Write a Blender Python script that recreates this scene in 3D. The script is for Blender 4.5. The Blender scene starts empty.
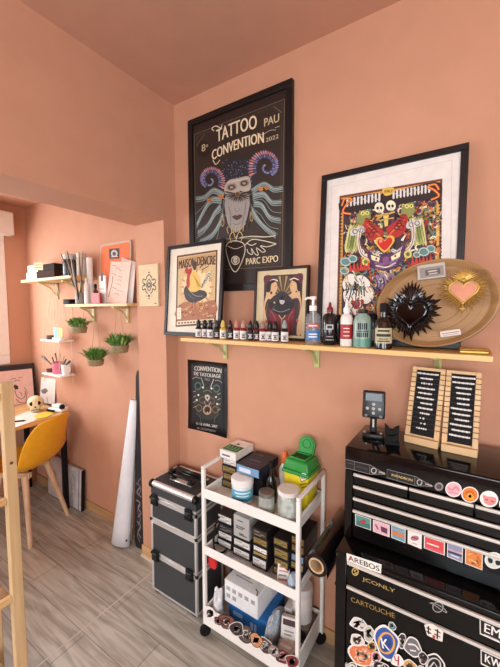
import bpy, bmesh, math, random
from mathutils import Vector, Matrix, Euler
random.seed(7)
SC = bpy.context.scene
COL = SC.collection
PI = math.pi
# ------------------------------------------------------------------ camera model
F = 338.45
RW = Matrix(((0.837, 0.037, -0.546), (0.547, -0.061, 0.835), (-0.003, -0.997, -0.071)))
q = RW.to_quaternion(); q.normalize(); RW = q.to_matrix()
EYE = Vector((0, 0, 1.47))

def ray(u, v): return RW @ Vector(((u - 250) / F, (v - 333.5) / F, 1.0))
def at(u, v, x=None, y=None, z=None):
    d = ray(u, v)
    t = (x - EYE.x) / d.x if x is not None else (y - EYE.y) / d.y if y is not None else (z - EYE.z) / d.z
    return EYE + d * t

cd = bpy.data.cameras.new('camera'); cam = bpy.data.objects.new('camera', cd); COL.objects.link(cam)
cd.sensor_fit = 'HORIZONTAL'; cd.sensor_width = 36; cd.lens = F / 500 * 36; cd.clip_start = 0.02
cam.matrix_world = Matrix.Translation(EYE) @ Matrix((RW.col[0], -RW.col[1], -RW.col[2])).transposed().to_4x4()
SC.camera = cam

# ------------------------------------------------------------------ materials
def lin(h):
    h = h.lstrip('#')
    out = []
    for i in (0, 2, 4):
        c = int(h[i:i + 2], 16) / 255
        out.append(c / 12.92 if c < 0.04045 else ((c + 0.055) / 1.055) ** 2.4)
    return tuple(out) + (1,)
MC = {}
def mat(h, rough=0.5, metal=0.0, noise=0.06, scale=30, bump=0.0, coat=0.0, trans=0.0, ior=1.45, emit=0.0, spec=0.5):
    key = (h, rough, metal, noise, scale, bump, coat, trans, emit, spec)
    if key in MC: return MC[key]
    m = bpy.data.materials.new('surface'); m.use_nodes = True
    nt = m.node_tree; b = nt.nodes['Principled BSDF']
    c = lin(h)
    b.inputs['Roughness'].default_value = rough; b.inputs['Metallic'].default_value = metal
    b.inputs['Coat Weight'].default_value = coat; b.inputs['Transmission Weight'].default_value = trans
    b.inputs['IOR'].default_value = ior; b.inputs['Specular IOR Level'].default_value = spec
    if noise or bump:
        tc = nt.nodes.new('ShaderNodeTexCoord'); n = nt.nodes.new('ShaderNodeTexNoise')
        n.inputs['Scale'].default_value = scale; n.inputs['Detail'].default_value = 4
        nt.links.new(tc.outputs['Object'], n.inputs['Vector'])
        r = nt.nodes.new('ShaderNodeValToRGB')
        r.color_ramp.elements[0].position = 0.3; r.color_ramp.elements[1].position = 0.7
        r.color_ramp.elements[0].color = tuple(max(0, x * (1 - noise)) for x in c[:3]) + (1,)
        r.color_ramp.elements[1].color = tuple(min(1, x * (1 + noise)) for x in c[:3]) + (1,)
        nt.links.new(n.outputs['Fac'], r.inputs['Fac']); nt.links.new(r.outputs['Color'], b.inputs['Base Color'])
        if bump:
            bp = nt.nodes.new('ShaderNodeBump'); bp.inputs['Strength'].default_value = bump; bp.inputs['Distance'].default_value = 0.004
            nt.links.new(n.outputs['Fac'], bp.inputs['Height']); nt.links.new(bp.outputs['Normal'], b.inputs['Normal'])
    else:
        b.inputs['Base Color'].default_value = c
    MC[key] = m
    return m
def wood(h1, h2, axis=0, scale=14, rough=0.5):
    key = (h1, h2, axis, scale, rough)
    if key in MC: return MC[key]
    m = bpy.data.materials.new('wood'); m.use_nodes = True
    nt = m.node_tree; b = nt.nodes['Principled BSDF']; b.inputs['Roughness'].default_value = rough
    tc = nt.nodes.new('ShaderNodeTexCoord'); mp = nt.nodes.new('ShaderNodeMapping')
    s = [scale * 3] * 3; s[axis] = scale * 0.18
    mp.inputs['Scale'].default_value = s
    n = nt.nodes.new('ShaderNodeTexNoise'); n.inputs['Scale'].default_value = 1; n.inputs['Detail'].default_value = 5; n.inputs['Distortion'].default_value = 0.6
    r = nt.nodes.new('ShaderNodeValToRGB')
    r.color_ramp.elements[0].position = 0.3; r.color_ramp.elements[1].position = 0.7
    r.color_ramp.elements[0].color = lin(h1); r.color_ramp.elements[1].color = lin(h2)
    nt.links.new(tc.outputs['Object'], mp.inputs['Vector']); nt.links.new(mp.outputs['Vector'], n.inputs['Vector'])
    nt.links.new(n.outputs['Fac'], r.inputs['Fac']); nt.links.new(r.outputs['Color'], b.inputs['Base Color'])
    MC[key] = m
    return m
def glass(h='#ffffff', rough=0.02, alpha=0.25):
    # clear vessel wall: mostly see-through, with a glossy skin
    key = ('glass', h, rough, alpha)
    if key in MC: return MC[key]
    m = bpy.data.materials.new('clear_glass'); m.use_nodes = True
    nt = m.node_tree; b = nt.nodes['Principled BSDF']
    b.inputs['Base Color'].default_value = lin(h); b.inputs['Roughness'].default_value = rough
    tr = nt.nodes.new('ShaderNodeBsdfTransparent'); tr.inputs['Color'].default_value = lin(h)
    mx = nt.nodes.new('ShaderNodeMixShader'); mx.inputs['Fac'].default_value = alpha
    nt.links.new(tr.outputs[0], mx.inputs[1]); nt.links.new(b.outputs[0], mx.inputs[2])
    nt.links.new(mx.outputs[0], nt.nodes['Material Output'].inputs['Surface'])
    MC[key] = m
    return m
BLACK = mat('#0a090a', 0.35, noise=0.1, spec=.35)
BLACKM = mat('#0d0c0d', 0.7, noise=0.1, spec=.3)
GLOSS = mat('#0a090a', 0.12, noise=0.05, coat=0.6)
WHITE = mat('#eeeae4', 0.45, noise=0.02)
PAPER = mat('#e9e2d9', 0.8, noise=0.03)
STEEL = mat('#cfcac2', 0.32, 0.85, noise=0.04)
SILVER = mat('#cbc6bd', 0.4, 0.35, noise=0.03)
PINE = wood('#c99d63', '#e6c48a', 0); PINEY = wood('#c99d63', '#e6c48a', 1); PINEZ = wood('#c99d63', '#e3c088', 2)

# ------------------------------------------------------------------ mesh builder
_FONT = {}
def glyphs(s):
    if s in _FONT: return _FONT[s]
    cu = bpy.data.curves.new('t', 'FONT'); cu.body = s; cu.size = 1; cu.resolution_u = 3
    o = bpy.data.objects.new('t', cu); COL.objects.link(o)
    me = bpy.data.meshes.new_from_object(o.evaluated_get(bpy.context.evaluated_depsgraph_get()))
    vs = [(v.co.x, v.co.y) for v in me.vertices]; fs = [tuple(p.vertices) for p in me.polygons]
    bpy.data.objects.remove(o); bpy.data.curves.remove(cu); bpy.data.meshes.remove(me)
    x0 = min(v[0] for v in vs); x1 = max(v[0] for v in vs); y1 = max(v[1] for v in vs); y0 = min(0, min(v[1] for v in vs)) if False else 0
    vs = [((x - x0) / (x1 - x0), (y - y0) / (y1 - y0)) for x, y in vs]
    _FONT[s] = (vs, fs)
    return _FONT[s]
def crom(pts, n=6, closed=False):
    P = [Vector(p) for p in pts]; out = []
    N = len(P)
    for i in range(N if closed else N - 1):
        a = P[(i - 1) % N] if closed or i > 0 else P[0]
        b = P[i]; c = P[(i + 1) % N]
        d = P[(i + 2) % N] if closed or i + 2 < N else P[-1]
        for k in range(n):
            t = k / n
            out.append(0.5 * ((2 * b) + (c - a) * t + (2 * a - 5 * b + 4 * c - d) * t * t + (3 * b - a - 3 * c + d) * t ** 3))
    if not closed: out.append(P[-1])
    return out
class MB:
    def __init__(s): s.v = []; s.f = []; s.m = []; s.mats = []
    def mi(s, m):
        if m not in s.mats: s.mats.append(m)
        return s.mats.index(m)
    def add(s, vs, fs, m, M=None):
        o = len(s.v); i = s.mi(m)
        s.v += [tuple(M @ Vector(v)) if M else tuple(v) for v in vs]
        for f in fs: s.f.append(tuple(o + k for k in f)); s.m.append(i)
        return s
    def box(s, x0, x1, y0, y1, z0, z1, m, bev=0.0, M=None, seg=1):
        bm = bmesh.new(); bmesh.ops.create_cube(bm, size=1)
        for v in bm.verts: v.co = Vector(((x0 + x1) / 2 + v.co.x * (x1 - x0), (y0 + y1) / 2 + v.co.y * (y1 - y0), (z0 + z1) / 2 + v.co.z * (z1 - z0)))
        if bev: bmesh.ops.bevel(bm, geom=bm.edges[:], offset=bev, segments=seg, affect='EDGES', profile=0.5)
        bm.verts.index_update()
        s.add([v.co.copy() for v in bm.verts], [[v.index for v in f.verts] for f in bm.faces], m, M); bm.free()
        return s
    def lathe(s, prof, m, M=None, seg=24, cap=True):
        vs = []; fs = []
        for r, z in prof:
            for k in range(seg): a = 2 * PI * k / seg; vs.append((r * math.cos(a), r * math.sin(a), z))
        for j in range(len(prof) - 1):
            for k in range(seg): fs.append((j * seg + k, j * seg + (k + 1) % seg, (j + 1) * seg + (k + 1) % seg, (j + 1) * seg + k))
        if cap:
            if prof[0][0] > 1e-5: fs.append(tuple(reversed(range(seg))))
            if prof[-1][0] > 1e-5: fs.append(tuple((len(prof) - 1) * seg + k for k in range(seg)))
        return s.add(vs, fs, m, M)
    def tube(s, pts, r, m, seg=8, closed=False):
        P = [Vector(p) for p in pts]; N = len(P); vs = []; fs = []
        up = Vector((0, 0, 1)); prev = None
        for i, p in enumerate(P):
            if closed: t = P[(i + 1) % N] - P[i - 1]
            else: t = P[min(i + 1, N - 1)] - P[max(i - 1, 0)]
            t.normalize()
            if prev is None:
                n = t.cross(up)
                if n.length < 0.05: n = t.cross(Vector((1, 0, 0)))
            else: n = prev - t * prev.dot(t)
            n.normalize(); prev = n; b = t.cross(n)
            rr = r[i] if isinstance(r, (list, tuple)) else r
            for k in range(seg): a = 2 * PI * k / seg; vs.append(p + n * (rr * math.cos(a)) + b * (rr * math.sin(a)))
        for i in range(N if closed else N - 1):
            j = (i + 1) % N
            for k in range(seg): fs.append((i * seg + k, i * seg + (k + 1) % seg, j * seg + (k + 1) % seg, j * seg + k))
        if not closed: fs.append(tuple(reversed(range(seg)))); fs.append(tuple((N - 1) * seg + k for k in range(seg)))
        return s.add(vs, fs, m)
    def prism(s, poly, d, m, M=None):
        # polygon in the local XZ plane, thickness d towards +Y
        n = len(poly)
        vs = [(x, 0, z) for x, z in poly] + [(x, d, z) for x, z in poly]
        fs = [tuple(range(n)), tuple(reversed(range(n, 2 * n)))] + [(i, n + i, n + (i + 1) % n, (i + 1) % n) for i in range(n)]
        return s.add(vs, fs, m, M)
    def ball(s, c, r, m, sc=(1, 1, 1), M=None, seg=16, rings=10):
        prof = [(math.sin(PI * k / rings) * r, -math.cos(PI * k / rings) * r) for k in range(rings + 1)]
        prof[0] = (1e-6, -r); prof[-1] = (1e-6, r)
        T = Matrix.Translation(c) @ Matrix.Diagonal((*sc, 1))
        return s.lathe(prof, m, (M @ T) if M else T, seg, cap=False)
    def build(s, name, parent=None, label=None, kind=None, smooth=True, off=None):
        me = bpy.data.meshes.new(name)
        vs = s.v if off is None else [tuple(Vector(v) - off) for v in s.v]
        me.from_pydata(vs, [], s.f); me.validate()
        for m in s.mats: me.materials.append(m)
        if len(me.polygons) == len(s.m): me.polygons.foreach_set('material_index', s.m)
        bm = bmesh.new(); bm.from_mesh(me); bm.normal_update(); bm.to_mesh(me); bm.free()
        if smooth:
            me.polygons.foreach_set('use_smooth', [True] * len(me.polygons)); me.set_sharp_from_angle(angle=math.radians(38))
        o = bpy.data.objects.new(name, me); COL.objects.link(o)
        if parent is not None: o.parent = parent
        if label: o['label'] = label
        if kind: o['kind'] = kind
        return o
def tag(o, label, cat, group=None):
    o['label'] = label; o['category'] = cat
    if group: o['group'] = group
    return o
def thing(name, label, cat, loc=(0, 0, 0), rot=(0, 0, 0), group=None):
    o = bpy.data.objects.new(name, None); COL.objects.link(o); o.empty_display_size = 0.05
    o.location = loc; o.rotation_euler = rot
    return tag(o, label, cat, group)
def single(mb, name, label, cat, loc, rot=(0, 0, 0), group=None):
    o = mb.build(name); o.location = loc; o.rotation_euler = rot
    return tag(o, label, cat, group)
def dup(root, loc, label, rz=None, group=None):
    r = root.copy(); COL.objects.link(r); r.location = loc; r['label'] = label
    if rz is not None: r.rotation_euler = (0, 0, rz)
    if group: r['group'] = group
    for ch in list(root.children):
        c = ch.copy(); COL.objects.link(c); c.parent = r
        for g in list(ch.children):
            d = g.copy(); COL.objects.link(d); d.parent = c
    return r
def struct(mb, name, parent=None):
    o = mb.build(name, parent)
    if parent is None: o['kind'] = 'structure'
    return o
def mw(o): return Matrix.Translation(o.location) @ o.rotation_euler.to_matrix().to_4x4()

# printed artwork: flat shapes laid on the face of a print, sheet or sticker
class Art:
    def __init__(s, root, y0=0.0, step=0.00025):
        s.Mi = mw(root).inverted() if root else Matrix(); s.y = y0; s.step = step; s.b = MB(); s.L = 1
        s.o = s.Mi @ EYE; s.R = s.Mi.to_3x3()
    def up(s, n=1): s.L += n; return s
    def p(s, u, v):
        d = s.R @ ray(u, v); t = (s.y - s.o.y) / d.y; h = s.o + d * t
        return Vector((h.x, h.z))
    def px(s, u, v): return (s.p(u, v + 0.5) - s.p(u, v - 0.5)).length
    def raw(s, pts, h, rough=0.55, metal=0.0):
        y = s.y - s.step * s.L
        s.b.add([(q[0], y, q[1]) for q in pts], [tuple(range(len(pts)))], mat(h, rough, metal, noise=0.05, scale=60)); return s
    def poly(s, pts, h, sm=0, **k):
        if sm: pts = [tuple(q) for q in crom([Vector((a, b, 0)) for a, b in pts], sm, True)]
        return s.raw([s.p(q[0], q[1]) for q in pts], h, **k)
    def ell(s, u, v, ru, rv, h, n=20, rot=0, **k):
        c, d = math.cos(rot), math.sin(rot)
        return s.poly([(u + ru * math.cos(2 * PI * i / n) * c - rv * math.sin(2 * PI * i / n) * d, v + ru * math.cos(2 * PI * i / n) * d + rv * math.sin(2 * PI * i / n) * c) for i in range(n)], h, **k)
    def ring(s, u, v, ru, rv, w, h, n=24):
        return s.line([(u + ru * math.cos(2 * PI * i / n), v + rv * math.sin(2 * PI * i / n)) for i in range(n)], w, h, closed=True)
    def line(s, pts, w, h, sm=0, closed=False, taper=False):
        if sm: pts = [(q[0], q[1]) for q in crom([Vector((a, b, 0)) for a, b in pts], sm, closed)]
        ww = w * s.px(*pts[len(pts) // 2]) / 2
        P = [s.p(*q[:2]) for q in pts]; N = len(P); y = s.y - s.step * s.L; vs = []; fs = []
        for i in range(N):
            t = (P[(i + 1) % N] - P[i - 1]) if closed else (P[min(i + 1, N - 1)] - P[max(i - 1, 0)])
            if t.length < 1e-9: t = Vector((1, 0))
            t.normalize(); n = Vector((-t.y, t.x)) * ww * ((1 - 0.8 * i / (N - 1)) if taper else 1)
            a = P[i] + n; b = P[i] - n
            vs += [(a.x, y, a.y), (b.x, y, b.y)]
        for i in range(N if closed else N - 1):
            j = (i + 1) % N; fs.append((2 * i, 2 * i + 1, 2 * j + 1, 2 * j))
        s.b.add(vs, fs, mat(h, 0.55, noise=0.05, scale=60)); return s
    def text(s, t, a, b, h, col, arc=0, bold=0):
        # text from baseline pixel a to baseline pixel b, cap height h in pixels
        A = s.p(*a); B = s.p(*b); X = B - A; Z = Vector((-X.y, X.x)).normalized() * h * s.px(*a); y = s.y - s.step * s.L
        vs, fs = glyphs(t)
        for dx in ((0, bold) if bold else (0,)):
            out = []
            for x, z in vs:
                k = A + X * (x + dx) + Z * (z + arc * 4 * x * (1 - x)); out.append((k.x, y, k.y))
            s.b.add(out, fs, mat(col, 0.5, noise=0.03, scale=60))
            y -= s.step * 0.2
        return s
    def done(s, name, parent, label=None): return s.b.build(name, parent, label, smooth=False)
# ------------------------------------------------------------------ the room
XD, XW, YB, YF, XR = -1.372, -1.600, 1.360, -2.60, 1.70     # divider faces, back wall, front wall, right wall
XL, ZC, ZA, ZH = -3.09, 2.556, 2.30, 1.940
WALL = mat('#c59073', 0.85, noise=0.03, scale=9, bump=0.05)
CEIL = mat('#d0a088', 0.9, noise=0.03, scale=9, bump=0.04)

def floor_mat():
    m = bpy.data.materials.new('plank_vinyl'); m.use_nodes = True
    nt = m.node_tree; b = nt.nodes['Principled BSDF']; L = nt.links.new
    tc = nt.nodes.new('ShaderNodeTexCoord')
    br = nt.nodes.new('ShaderNodeTexBrick'); br.offset = 0.37; br.offset_frequency = 2
    br.inputs['Scale'].default_value = 1; br.inputs['Brick Width'].default_value = 0.85; br.inputs['Row Height'].default_value = 0.1565
    br.inputs['Mortar Size'].default_value = 0.0022; br.inputs['Mortar Smooth'].default_value = 0.2; br.inputs['Bias'].default_value = 0
    br.inputs['Color1'].default_value = lin('#ada69a'); br.inputs['Color2'].default_value = lin('#c6bfb2'); br.inputs['Mortar'].default_value = lin('#8f887e')
    mp0 = nt.nodes.new('ShaderNodeMapping'); mp0.inputs['Location'].default_value = (0.25, -0.008, 0)
    L(tc.outputs['Object'], mp0.inputs['Vector']); L(mp0.outputs['Vector'], br.inputs['Vector'])
    mp = nt.nodes.new('ShaderNodeMapping'); mp.inputs['Scale'].default_value = (2.6, 26, 1)
    n = nt.nodes.new('ShaderNodeTexNoise'); n.inputs['Scale'].default_value = 1.3; n.inputs['Detail'].default_value = 8; n.inputs['Distortion'].default_value = 0.9
    L(tc.outputs['Object'], mp.inputs['Vector']); L(mp.outputs['Vector'], n.inputs['Vector'])
    r = nt.nodes.new('ShaderNodeValToRGB'); e = r.color_ramp.elements
    e[0].position = 0.36; e[1].position = 0.62; e[0].color = lin('#b5afa6'); e[1].color = (1, 1, 1, 1)
    L(n.outputs['Fac'], r.inputs['Fac'])
    mx = nt.nodes.new('ShaderNodeMix'); mx.data_type = 'RGBA'; mx.blend_type = 'MULTIPLY'; mx.inputs['Factor'].default_value = 0.75
    L(br.outputs['Color'], mx.inputs['A']); L(r.outputs['Color'], mx.inputs['B'])
    L(mx.outputs['Result'], b.inputs['Base Color'])
    b.inputs['Roughness'].default_value = 0.42
    bp = nt.nodes.new('ShaderNodeBump'); bp.inputs['Strength'].default_value = 0.15; bp.inputs['Distance'].default_value = 0.002
    L(n.outputs['Fac'], bp.inputs['Height']); L(bp.outputs['Normal'], b.inputs['Normal'])
    return m
FLOOR = floor_mat()
struct(MB().box(XL - .1, XR + .1, YF - .1, YB + .1, -.06, 0, FLOOR), 'floor')
struct(MB().box(-1.451, -1.445, -1.2, 1.262, 0, .0012, mat('#c4bbae', 0.5)), 'trim_1')      # joint between the two floors
struct(MB().box(XW + .001, XR + .1, YF - .1, YB + .1, ZC, ZC + .06, CEIL), 'ceiling')
struct(MB().box(XL - .1, XW, YF - .1, YB + .1, ZA, ZA + .06, CEIL), 'ceiling_alcove')
struct(MB().box(XL - .1, XR + .1, YB, YB + .1, 0, ZC, WALL), 'wall_back')
w = MB(); w.box(XW, XD, 1.27, YB, 0, ZH, WALL); w.box(XW, XD, YF, YB, ZH, ZC, WALL); w.box(XW, XD, YF, -1.1, 0, ZH, WALL)
struct(w, 'wall_divider')
def wall_x(x0, x1, holes, name):      # a wall across x with openings (y0,y1,z0,z1)
    m = MB(); ys = sorted({YF, YB} | {h[0] for h in holes} | {h[1] for h in holes})
    for a, b in zip(ys, ys[1:]):
        h = [k for k in holes if k[0] <= a and k[1] >= b]
        if h: m.box(x0, x1, a, b, 0, h[0][2], WALL); m.box(x0, x1, a, b, h[0][3], ZC, WALL)
        else: m.box(x0, x1, a, b, 0, ZC, WALL)
    return struct(m, name)
WY0, WY1, WZ0, WZ1 = -0.15, 1.17, 1.07, 2.05
wall_x(XL - .1, XL, [(WY0, WY1, WZ0, WZ1), (-1.9, -.75, .1, 2.1)], 'wall_left')
wall_x(XR, XR + .1, [(-2.1, -.7, .9, 2.2)], 'wall_right')
m = MB(); FX0, FX1, FZ0, FZ1 = -.45, 1.25, .80, 2.30
m.box(XL - .1, FX0, YF - .1, YF, 0, ZC, WALL); m.box(FX1, XR + .1, YF - .1, YF, 0, ZC, WALL)
m.box(FX0, FX1, YF - .1, YF, 0, FZ0, WALL); m.box(FX0, FX1, YF - .1, YF, FZ1, ZC, WALL)
struct(m, 'wall_front')
BB = wood('#b48a5c', '#cfa878', 0, 10)
BBD = wood('#a57d52', '#bf9868', 0, 10)
struct(MB().box(XD + .001, XR, YB - .010, YB, 0, .065, BBD, .002), 'baseboard_back')
struct(MB().box(XL + .001, XW - .001, YB - .010, YB, 0, .068, BBD, .002), 'baseboard_alcove')
m = MB(); m.box(XW - .008, XD + .008, 1.262, 1.27, 0, .065, BB, .002); m.box(XD, XD + .008, 1.27, YB, 0, .065, BB)
m.box(XW - .008, XD + .008, 1.250, 1.262, 0, .006, mat('#d9cdb8', .5))
struct(m, 'baseboard_divider')
PVC = mat('#efe6dc', 0.4, noise=0.02)
def window_x(name, y0, y1, z0, z1, box):
    m = MB(); x = XL; f = .045
    for a, b, c, d in ((y0 - .03, y1 + .03, z1 - f, z1 + .01), (y0 - .03, y1 + .03, z0 - .03, z0 + f), (y0 - .03, y0 + f, z0 + f, z1 - f), (y1 - f, y1 + .03, z0 + f, z1 - f), ((y0 + y1) / 2 - .035, (y0 + y1) / 2 + .035, z0 + f, z1 - f)):
        m.box(x - .06, x + .012, a, b, c, d, PVC, .003)
    o = struct(m, name)
    g = MB()
    for a, b in ((y0 + f, (y0 + y1) / 2 - .035), ((y0 + y1) / 2 + .035, y1 - f)): g.box(x - .04, x - .034, a, b, z0 + f, z1 - f, glass('#ffffff', 0.01, 0.06))
    g.build('pane', o)
    h = MB(); h.box(x + .012, x + .03, (y0 + y1) / 2 - .012, (y0 + y1) / 2 + .012, (z0 + z1) / 2 - .06, (z0 + z1) / 2 + .06, PVC, .004); h.build('handle', o)
    if box: MB().box(x, x + .09, y0 - .06, y1 + .075, z1 - .002, z1 + .175, PVC, .008).build('shutter_box', o)
    return o
window_x('window_1', WY0, WY1, WZ0, WZ1, True)
window_x('window_2', -1.9, -.75, .1, 2.1, True)
m = MB(); f = .05
for a, b, c, d in ((FX0, FX1, FZ1 - f, FZ1), (FX0, FX1, FZ0, FZ0 + f), (FX0, FX0 + f, FZ0 + f, FZ1 - f), (FX1 - f, FX1, FZ0 + f, FZ1 - f), (.365, .435, FZ0 + f, FZ1 - f)): m.box(a, b, YF - .06, YF + .012, c, d, PVC, .003)
o = struct(m, 'window_3'); MB().box(FX0 + f, FX1 - f, YF - .04, YF - .034, FZ0 + f, FZ1 - f, glass('#ffffff', 0.01, 0.06)).build('pane', o)

m = MB()
for a, b, c, d in ((-2.1, -.7, 2.15, 2.2), (-2.1, -.7, .9, .95), (-2.1, -2.05, .95, 2.15), (-.75, -.7, .95, 2.15), (-1.43, -1.37, .95, 2.15)): m.box(XR - .012, XR + .06, a, b, c, d, PVC, .003)
o = struct(m, 'added_window')  # unseen window, added to brighten the divider wall from the right
for a, b in ((-2.05, -1.43), (-1.37, -.75)): MB().box(XR + .034, XR + .04, a, b, .95, 2.15, glass('#ffffff', 0.01, 0.06)).build('pane', o)
# ------------------------------------------------------------------ daylight
w = bpy.data.worlds.new('sky'); SC.world = w; w.use_nodes = True
bg = w.node_tree.nodes['Background']; bg.inputs['Color'].default_value = (0.86, 0.93, 1.0, 1); bg.inputs['Strength'].default_value = 1.6
def area(name, loc, d, sx, sy, power, col):
    l = bpy.data.lights.new(name, 'AREA'); l.shape = 'RECTANGLE'; l.size = sx; l.size_y = sy; l.energy = power; l.color = col
    o = bpy.data.objects.new(name, l); COL.objects.link(o); o.location = loc; o.rotation_euler = Vector(d).to_track_quat('-Z', 'Z').to_euler(); return o
area('daylight_window_1', (XL - .12, (WY0 + WY1) / 2, (WZ0 + WZ1) / 2 + .05), (1, .12, -.32), 0.95, 0.8, 38, (.93, 1.0, 1.06))
area('daylight_window_2', (XL - .12, -1.32, 1.2), (1, 0.25, -.1), 1.1, 1.8, 75, (.90, 1.0, 1.08))
area('daylight_window_3', (.40, YF - .12, 1.55), (-.30, 1, .16), 1.6, 1.45, 92, (.90, 1.0, 1.08))
area('added_window_fill', (XR + .12, -1.4, 1.6), (-1, .3, .1), 1.3, 1.2, 66, (.90, 1.0, 1.08))  # added fill from the right for the divider face
SC.view_settings.view_transform = 'Standard'; SC.view_settings.look = 'None'; SC.view_settings.gamma = 1; SC.view_settings.use_curve_mapping = False
SC.view_settings.exposure = -0.10
# ------------------------------------------------------------------ things in the alcove
# desk
DX1, DY1 = -2.405, 1.300
t = thing('desk', 'wooden topped desk on black metal legs beneath the window', 'desk', (-2.73, .55, 0))
def loc(m, o): return m
OFF = Vector((-2.73, .55, 0))
MB().box(XL + .004, DX1, -.25, DY1, .700, .730, wood('#b98a55', '#d8ae78', 1, 9), .003).build('desktop', t, off=OFF)
for x in (DX1 - .055, XL + .06):
    for y in (DY1 - .03, -.2):
        MB().box(x - .016, x + .016, y - .016, y + .016, 0, .70, BLACKM, .002).build('leg', t, 'black metal leg', off=OFF)
for a_, b_ in ((DY1 - .045, DY1 - .015), (-.215, -.185)): MB().box(XL + .08, DX1 - .072, a_, b_, .66, .70, BLACKM).build('frame_bar', t, 'black metal bar', off=OFF)

# yellow chair
YEL = mat('#f5b022', 0.38, noise=0.04)
ang = math.radians(27)
t = thing('shell_chair', 'yellow moulded shell chair with splayed beech legs drawn up to the desk', 'chair', (-2.475, 1.01, 0), (0, 0, ang))
prof = [(-.235, .452, .185, .0, .0), (-.20, .462, .2, .018, 0), (-.12, .452, .212, .03, 0), (-.03, .442, .218, .04, 0), (.06, .438, .222, .05, .0), (.13, .448, .226, .06, .0), (.185, .482, .226, .05, .03),
        (.212, .54, .22, .02, .06), (.232, .61, .208, .0, .072), (.252, .69, .19, -.004, .07), (.272, .755, .168, -.012, .058), (.283, .792, .14, -.022, .045)]
vs = []; fs = []; NV = 14
for f_, z_, hw, rise, wrap in prof:
    for k in range(NV + 1):
        a = -1 + 2 * k / NV
        vs.append((f_ - wrap * abs(a) ** 2.4, hw * a, z_ + rise * abs(a) ** 2.4))
for i in range(len(prof) - 1):
    for k in range(NV): fs.append((i * (NV + 1) + k, i * (NV + 1) + k + 1, (i + 1) * (NV + 1) + k + 1, (i + 1) * (NV + 1) + k))
m = MB().add(vs, fs, YEL); o = m.build('seat_shell', t)
md = o.modifiers.new('thick', 'SOLIDIFY'); md.thickness = .009; md.offset = 0
md = o.modifiers.new('smooth', 'SUBSURF'); md.levels = 2; md.render_levels = 2
BEECH = wood('#c39b76', '#ddbb97', 2, 12)
ti = mw(t).inverted()
for wx, wy in ((-2.235, .925), (-2.375, 1.235), (-2.695, 1.10), (-2.555, .79)):
    b_ = ti @ Vector((wx, wy, 0)); top = Vector((b_.x * .52, b_.y * .55, .415))
    mm = MB().tube([b_, b_.lerp(top, .5), top], [.0125, .017, .021], BEECH, 10); mm.build('leg', t, 'beech leg')
m = MB()
for sy in (-1, 1): m.box(-.12, .12, sy * .09 - .016, sy * .09 + .016, .395, .43, BEECH, .003)
m.box(-.016, .016, -.1, .1, .398, .428, BEECH); m.build('leg_frame', t, 'beech cross frame')

# shelves over the desk
BRK = wood('#b7a56a', '#cdbb7c', 2, 10)
def shelf_unit(label, x0, x1, y0, z, th, bx, arm, drop, col=PINE, name='wall_shelf', bc=BRK):
    t = thing(name, label, 'shelf', ((x0 + x1) / 2, YB, z)); of = Vector(((x0 + x1) / 2, YB, z))
    MB().box(x0, x1, y0, YB - .001, z - th, z, col, .0015).build('board', t, off=of)
    for x in bx:
        m = MB(); zz = z - th
        m.box(x - .012, x + .012, YB - .012, YB - .001, zz - drop, zz, bc, .002)
        m.box(x - .012, x + .012, YB - arm, YB - .001, zz - .012, zz, bc, .002)
        m.tube([(x, YB - arm * .8, zz - .010), (x, YB - arm * .4, zz - drop * .33), (x, YB - .008, zz - drop * .8)], .006, bc, 8)
        o = m.build('bracket', t, off=of)
        for k in (.35, .75): MB().ball((x, YB - .0125, zz - drop * k), .004, STEEL, (1, .4, 1)).build('screw', o, off=of)
    return t
ZU = 1.690; ZL = 1.508
shelf_unit('upper pine wall shelf over the desk holding white boxes and a glass jar', -2.80, -2.13, 1.185, ZU, .020, (-2.62, -2.30), .14, .12)
shelf_unit('lower pine wall shelf beside the opening with plants hanging from it', -2.30, -1.645, 1.235, ZL, .018, (-2.16, -1.80), .11, .10)

def carton(name, label, cat, x0, x1, y0, y1, z0, h, col, group=None, art=None, bev=.0015, rz=0):
    c = Vector(((x0 + x1) / 2, (y0 + y1) / 2, z0))
    t = thing(name, label, cat, c, (0, 0, rz), group)
    hx, hy = (x1 - x0) / 2, (y1 - y0) / 2
    MB().box(-hx, hx, -hy, hy, 0, h - .0015, col, bev).build('body', t)
    MB().box(-hx - .0006, hx + .0006, -hy - .0006, hy + .0006, h * .62, h, col, bev).build('lid', t)
    return t
carton('box', 'white storage box lying lowest at the left end of the upper pine shelf', 'box', -2.78, -2.60, 1.215, 1.34, ZU, .052, mat('#e3ddd2', .7))
carton('box', 'white storage box on top of another at the left end of the upper pine shelf', 'box', -2.765, -2.60, 1.22, 1.34, ZU + .0525, .052, mat('#ded9cc', .7))
carton('box', 'dark brown box with pale end label lying low on the upper pine shelf', 'box', -2.595, -2.35, 1.20, 1.34, ZU, .05, mat('#3a2012', .8, spec=.2))
t = carton('box', 'dark box with tan end on top of the brown box on the upper pine shelf', 'box', -2.585, -2.36, 1.205, 1.34, ZU + .0505, .045, mat('#2b1d14', .8, spec=.2))
a = Art(t, -.0685); a.poly([(34, 262.5), (43, 262.5), (43, 270), (34, 270)], '#b89563'); a.up().line([(35.5, 265), (41.5, 265)], .7, '#5a4330').line([(35.5, 267.5), (41.5, 267.5)], .7, '#5a4330'); a.done('label', t, 'tan paper label')
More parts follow.
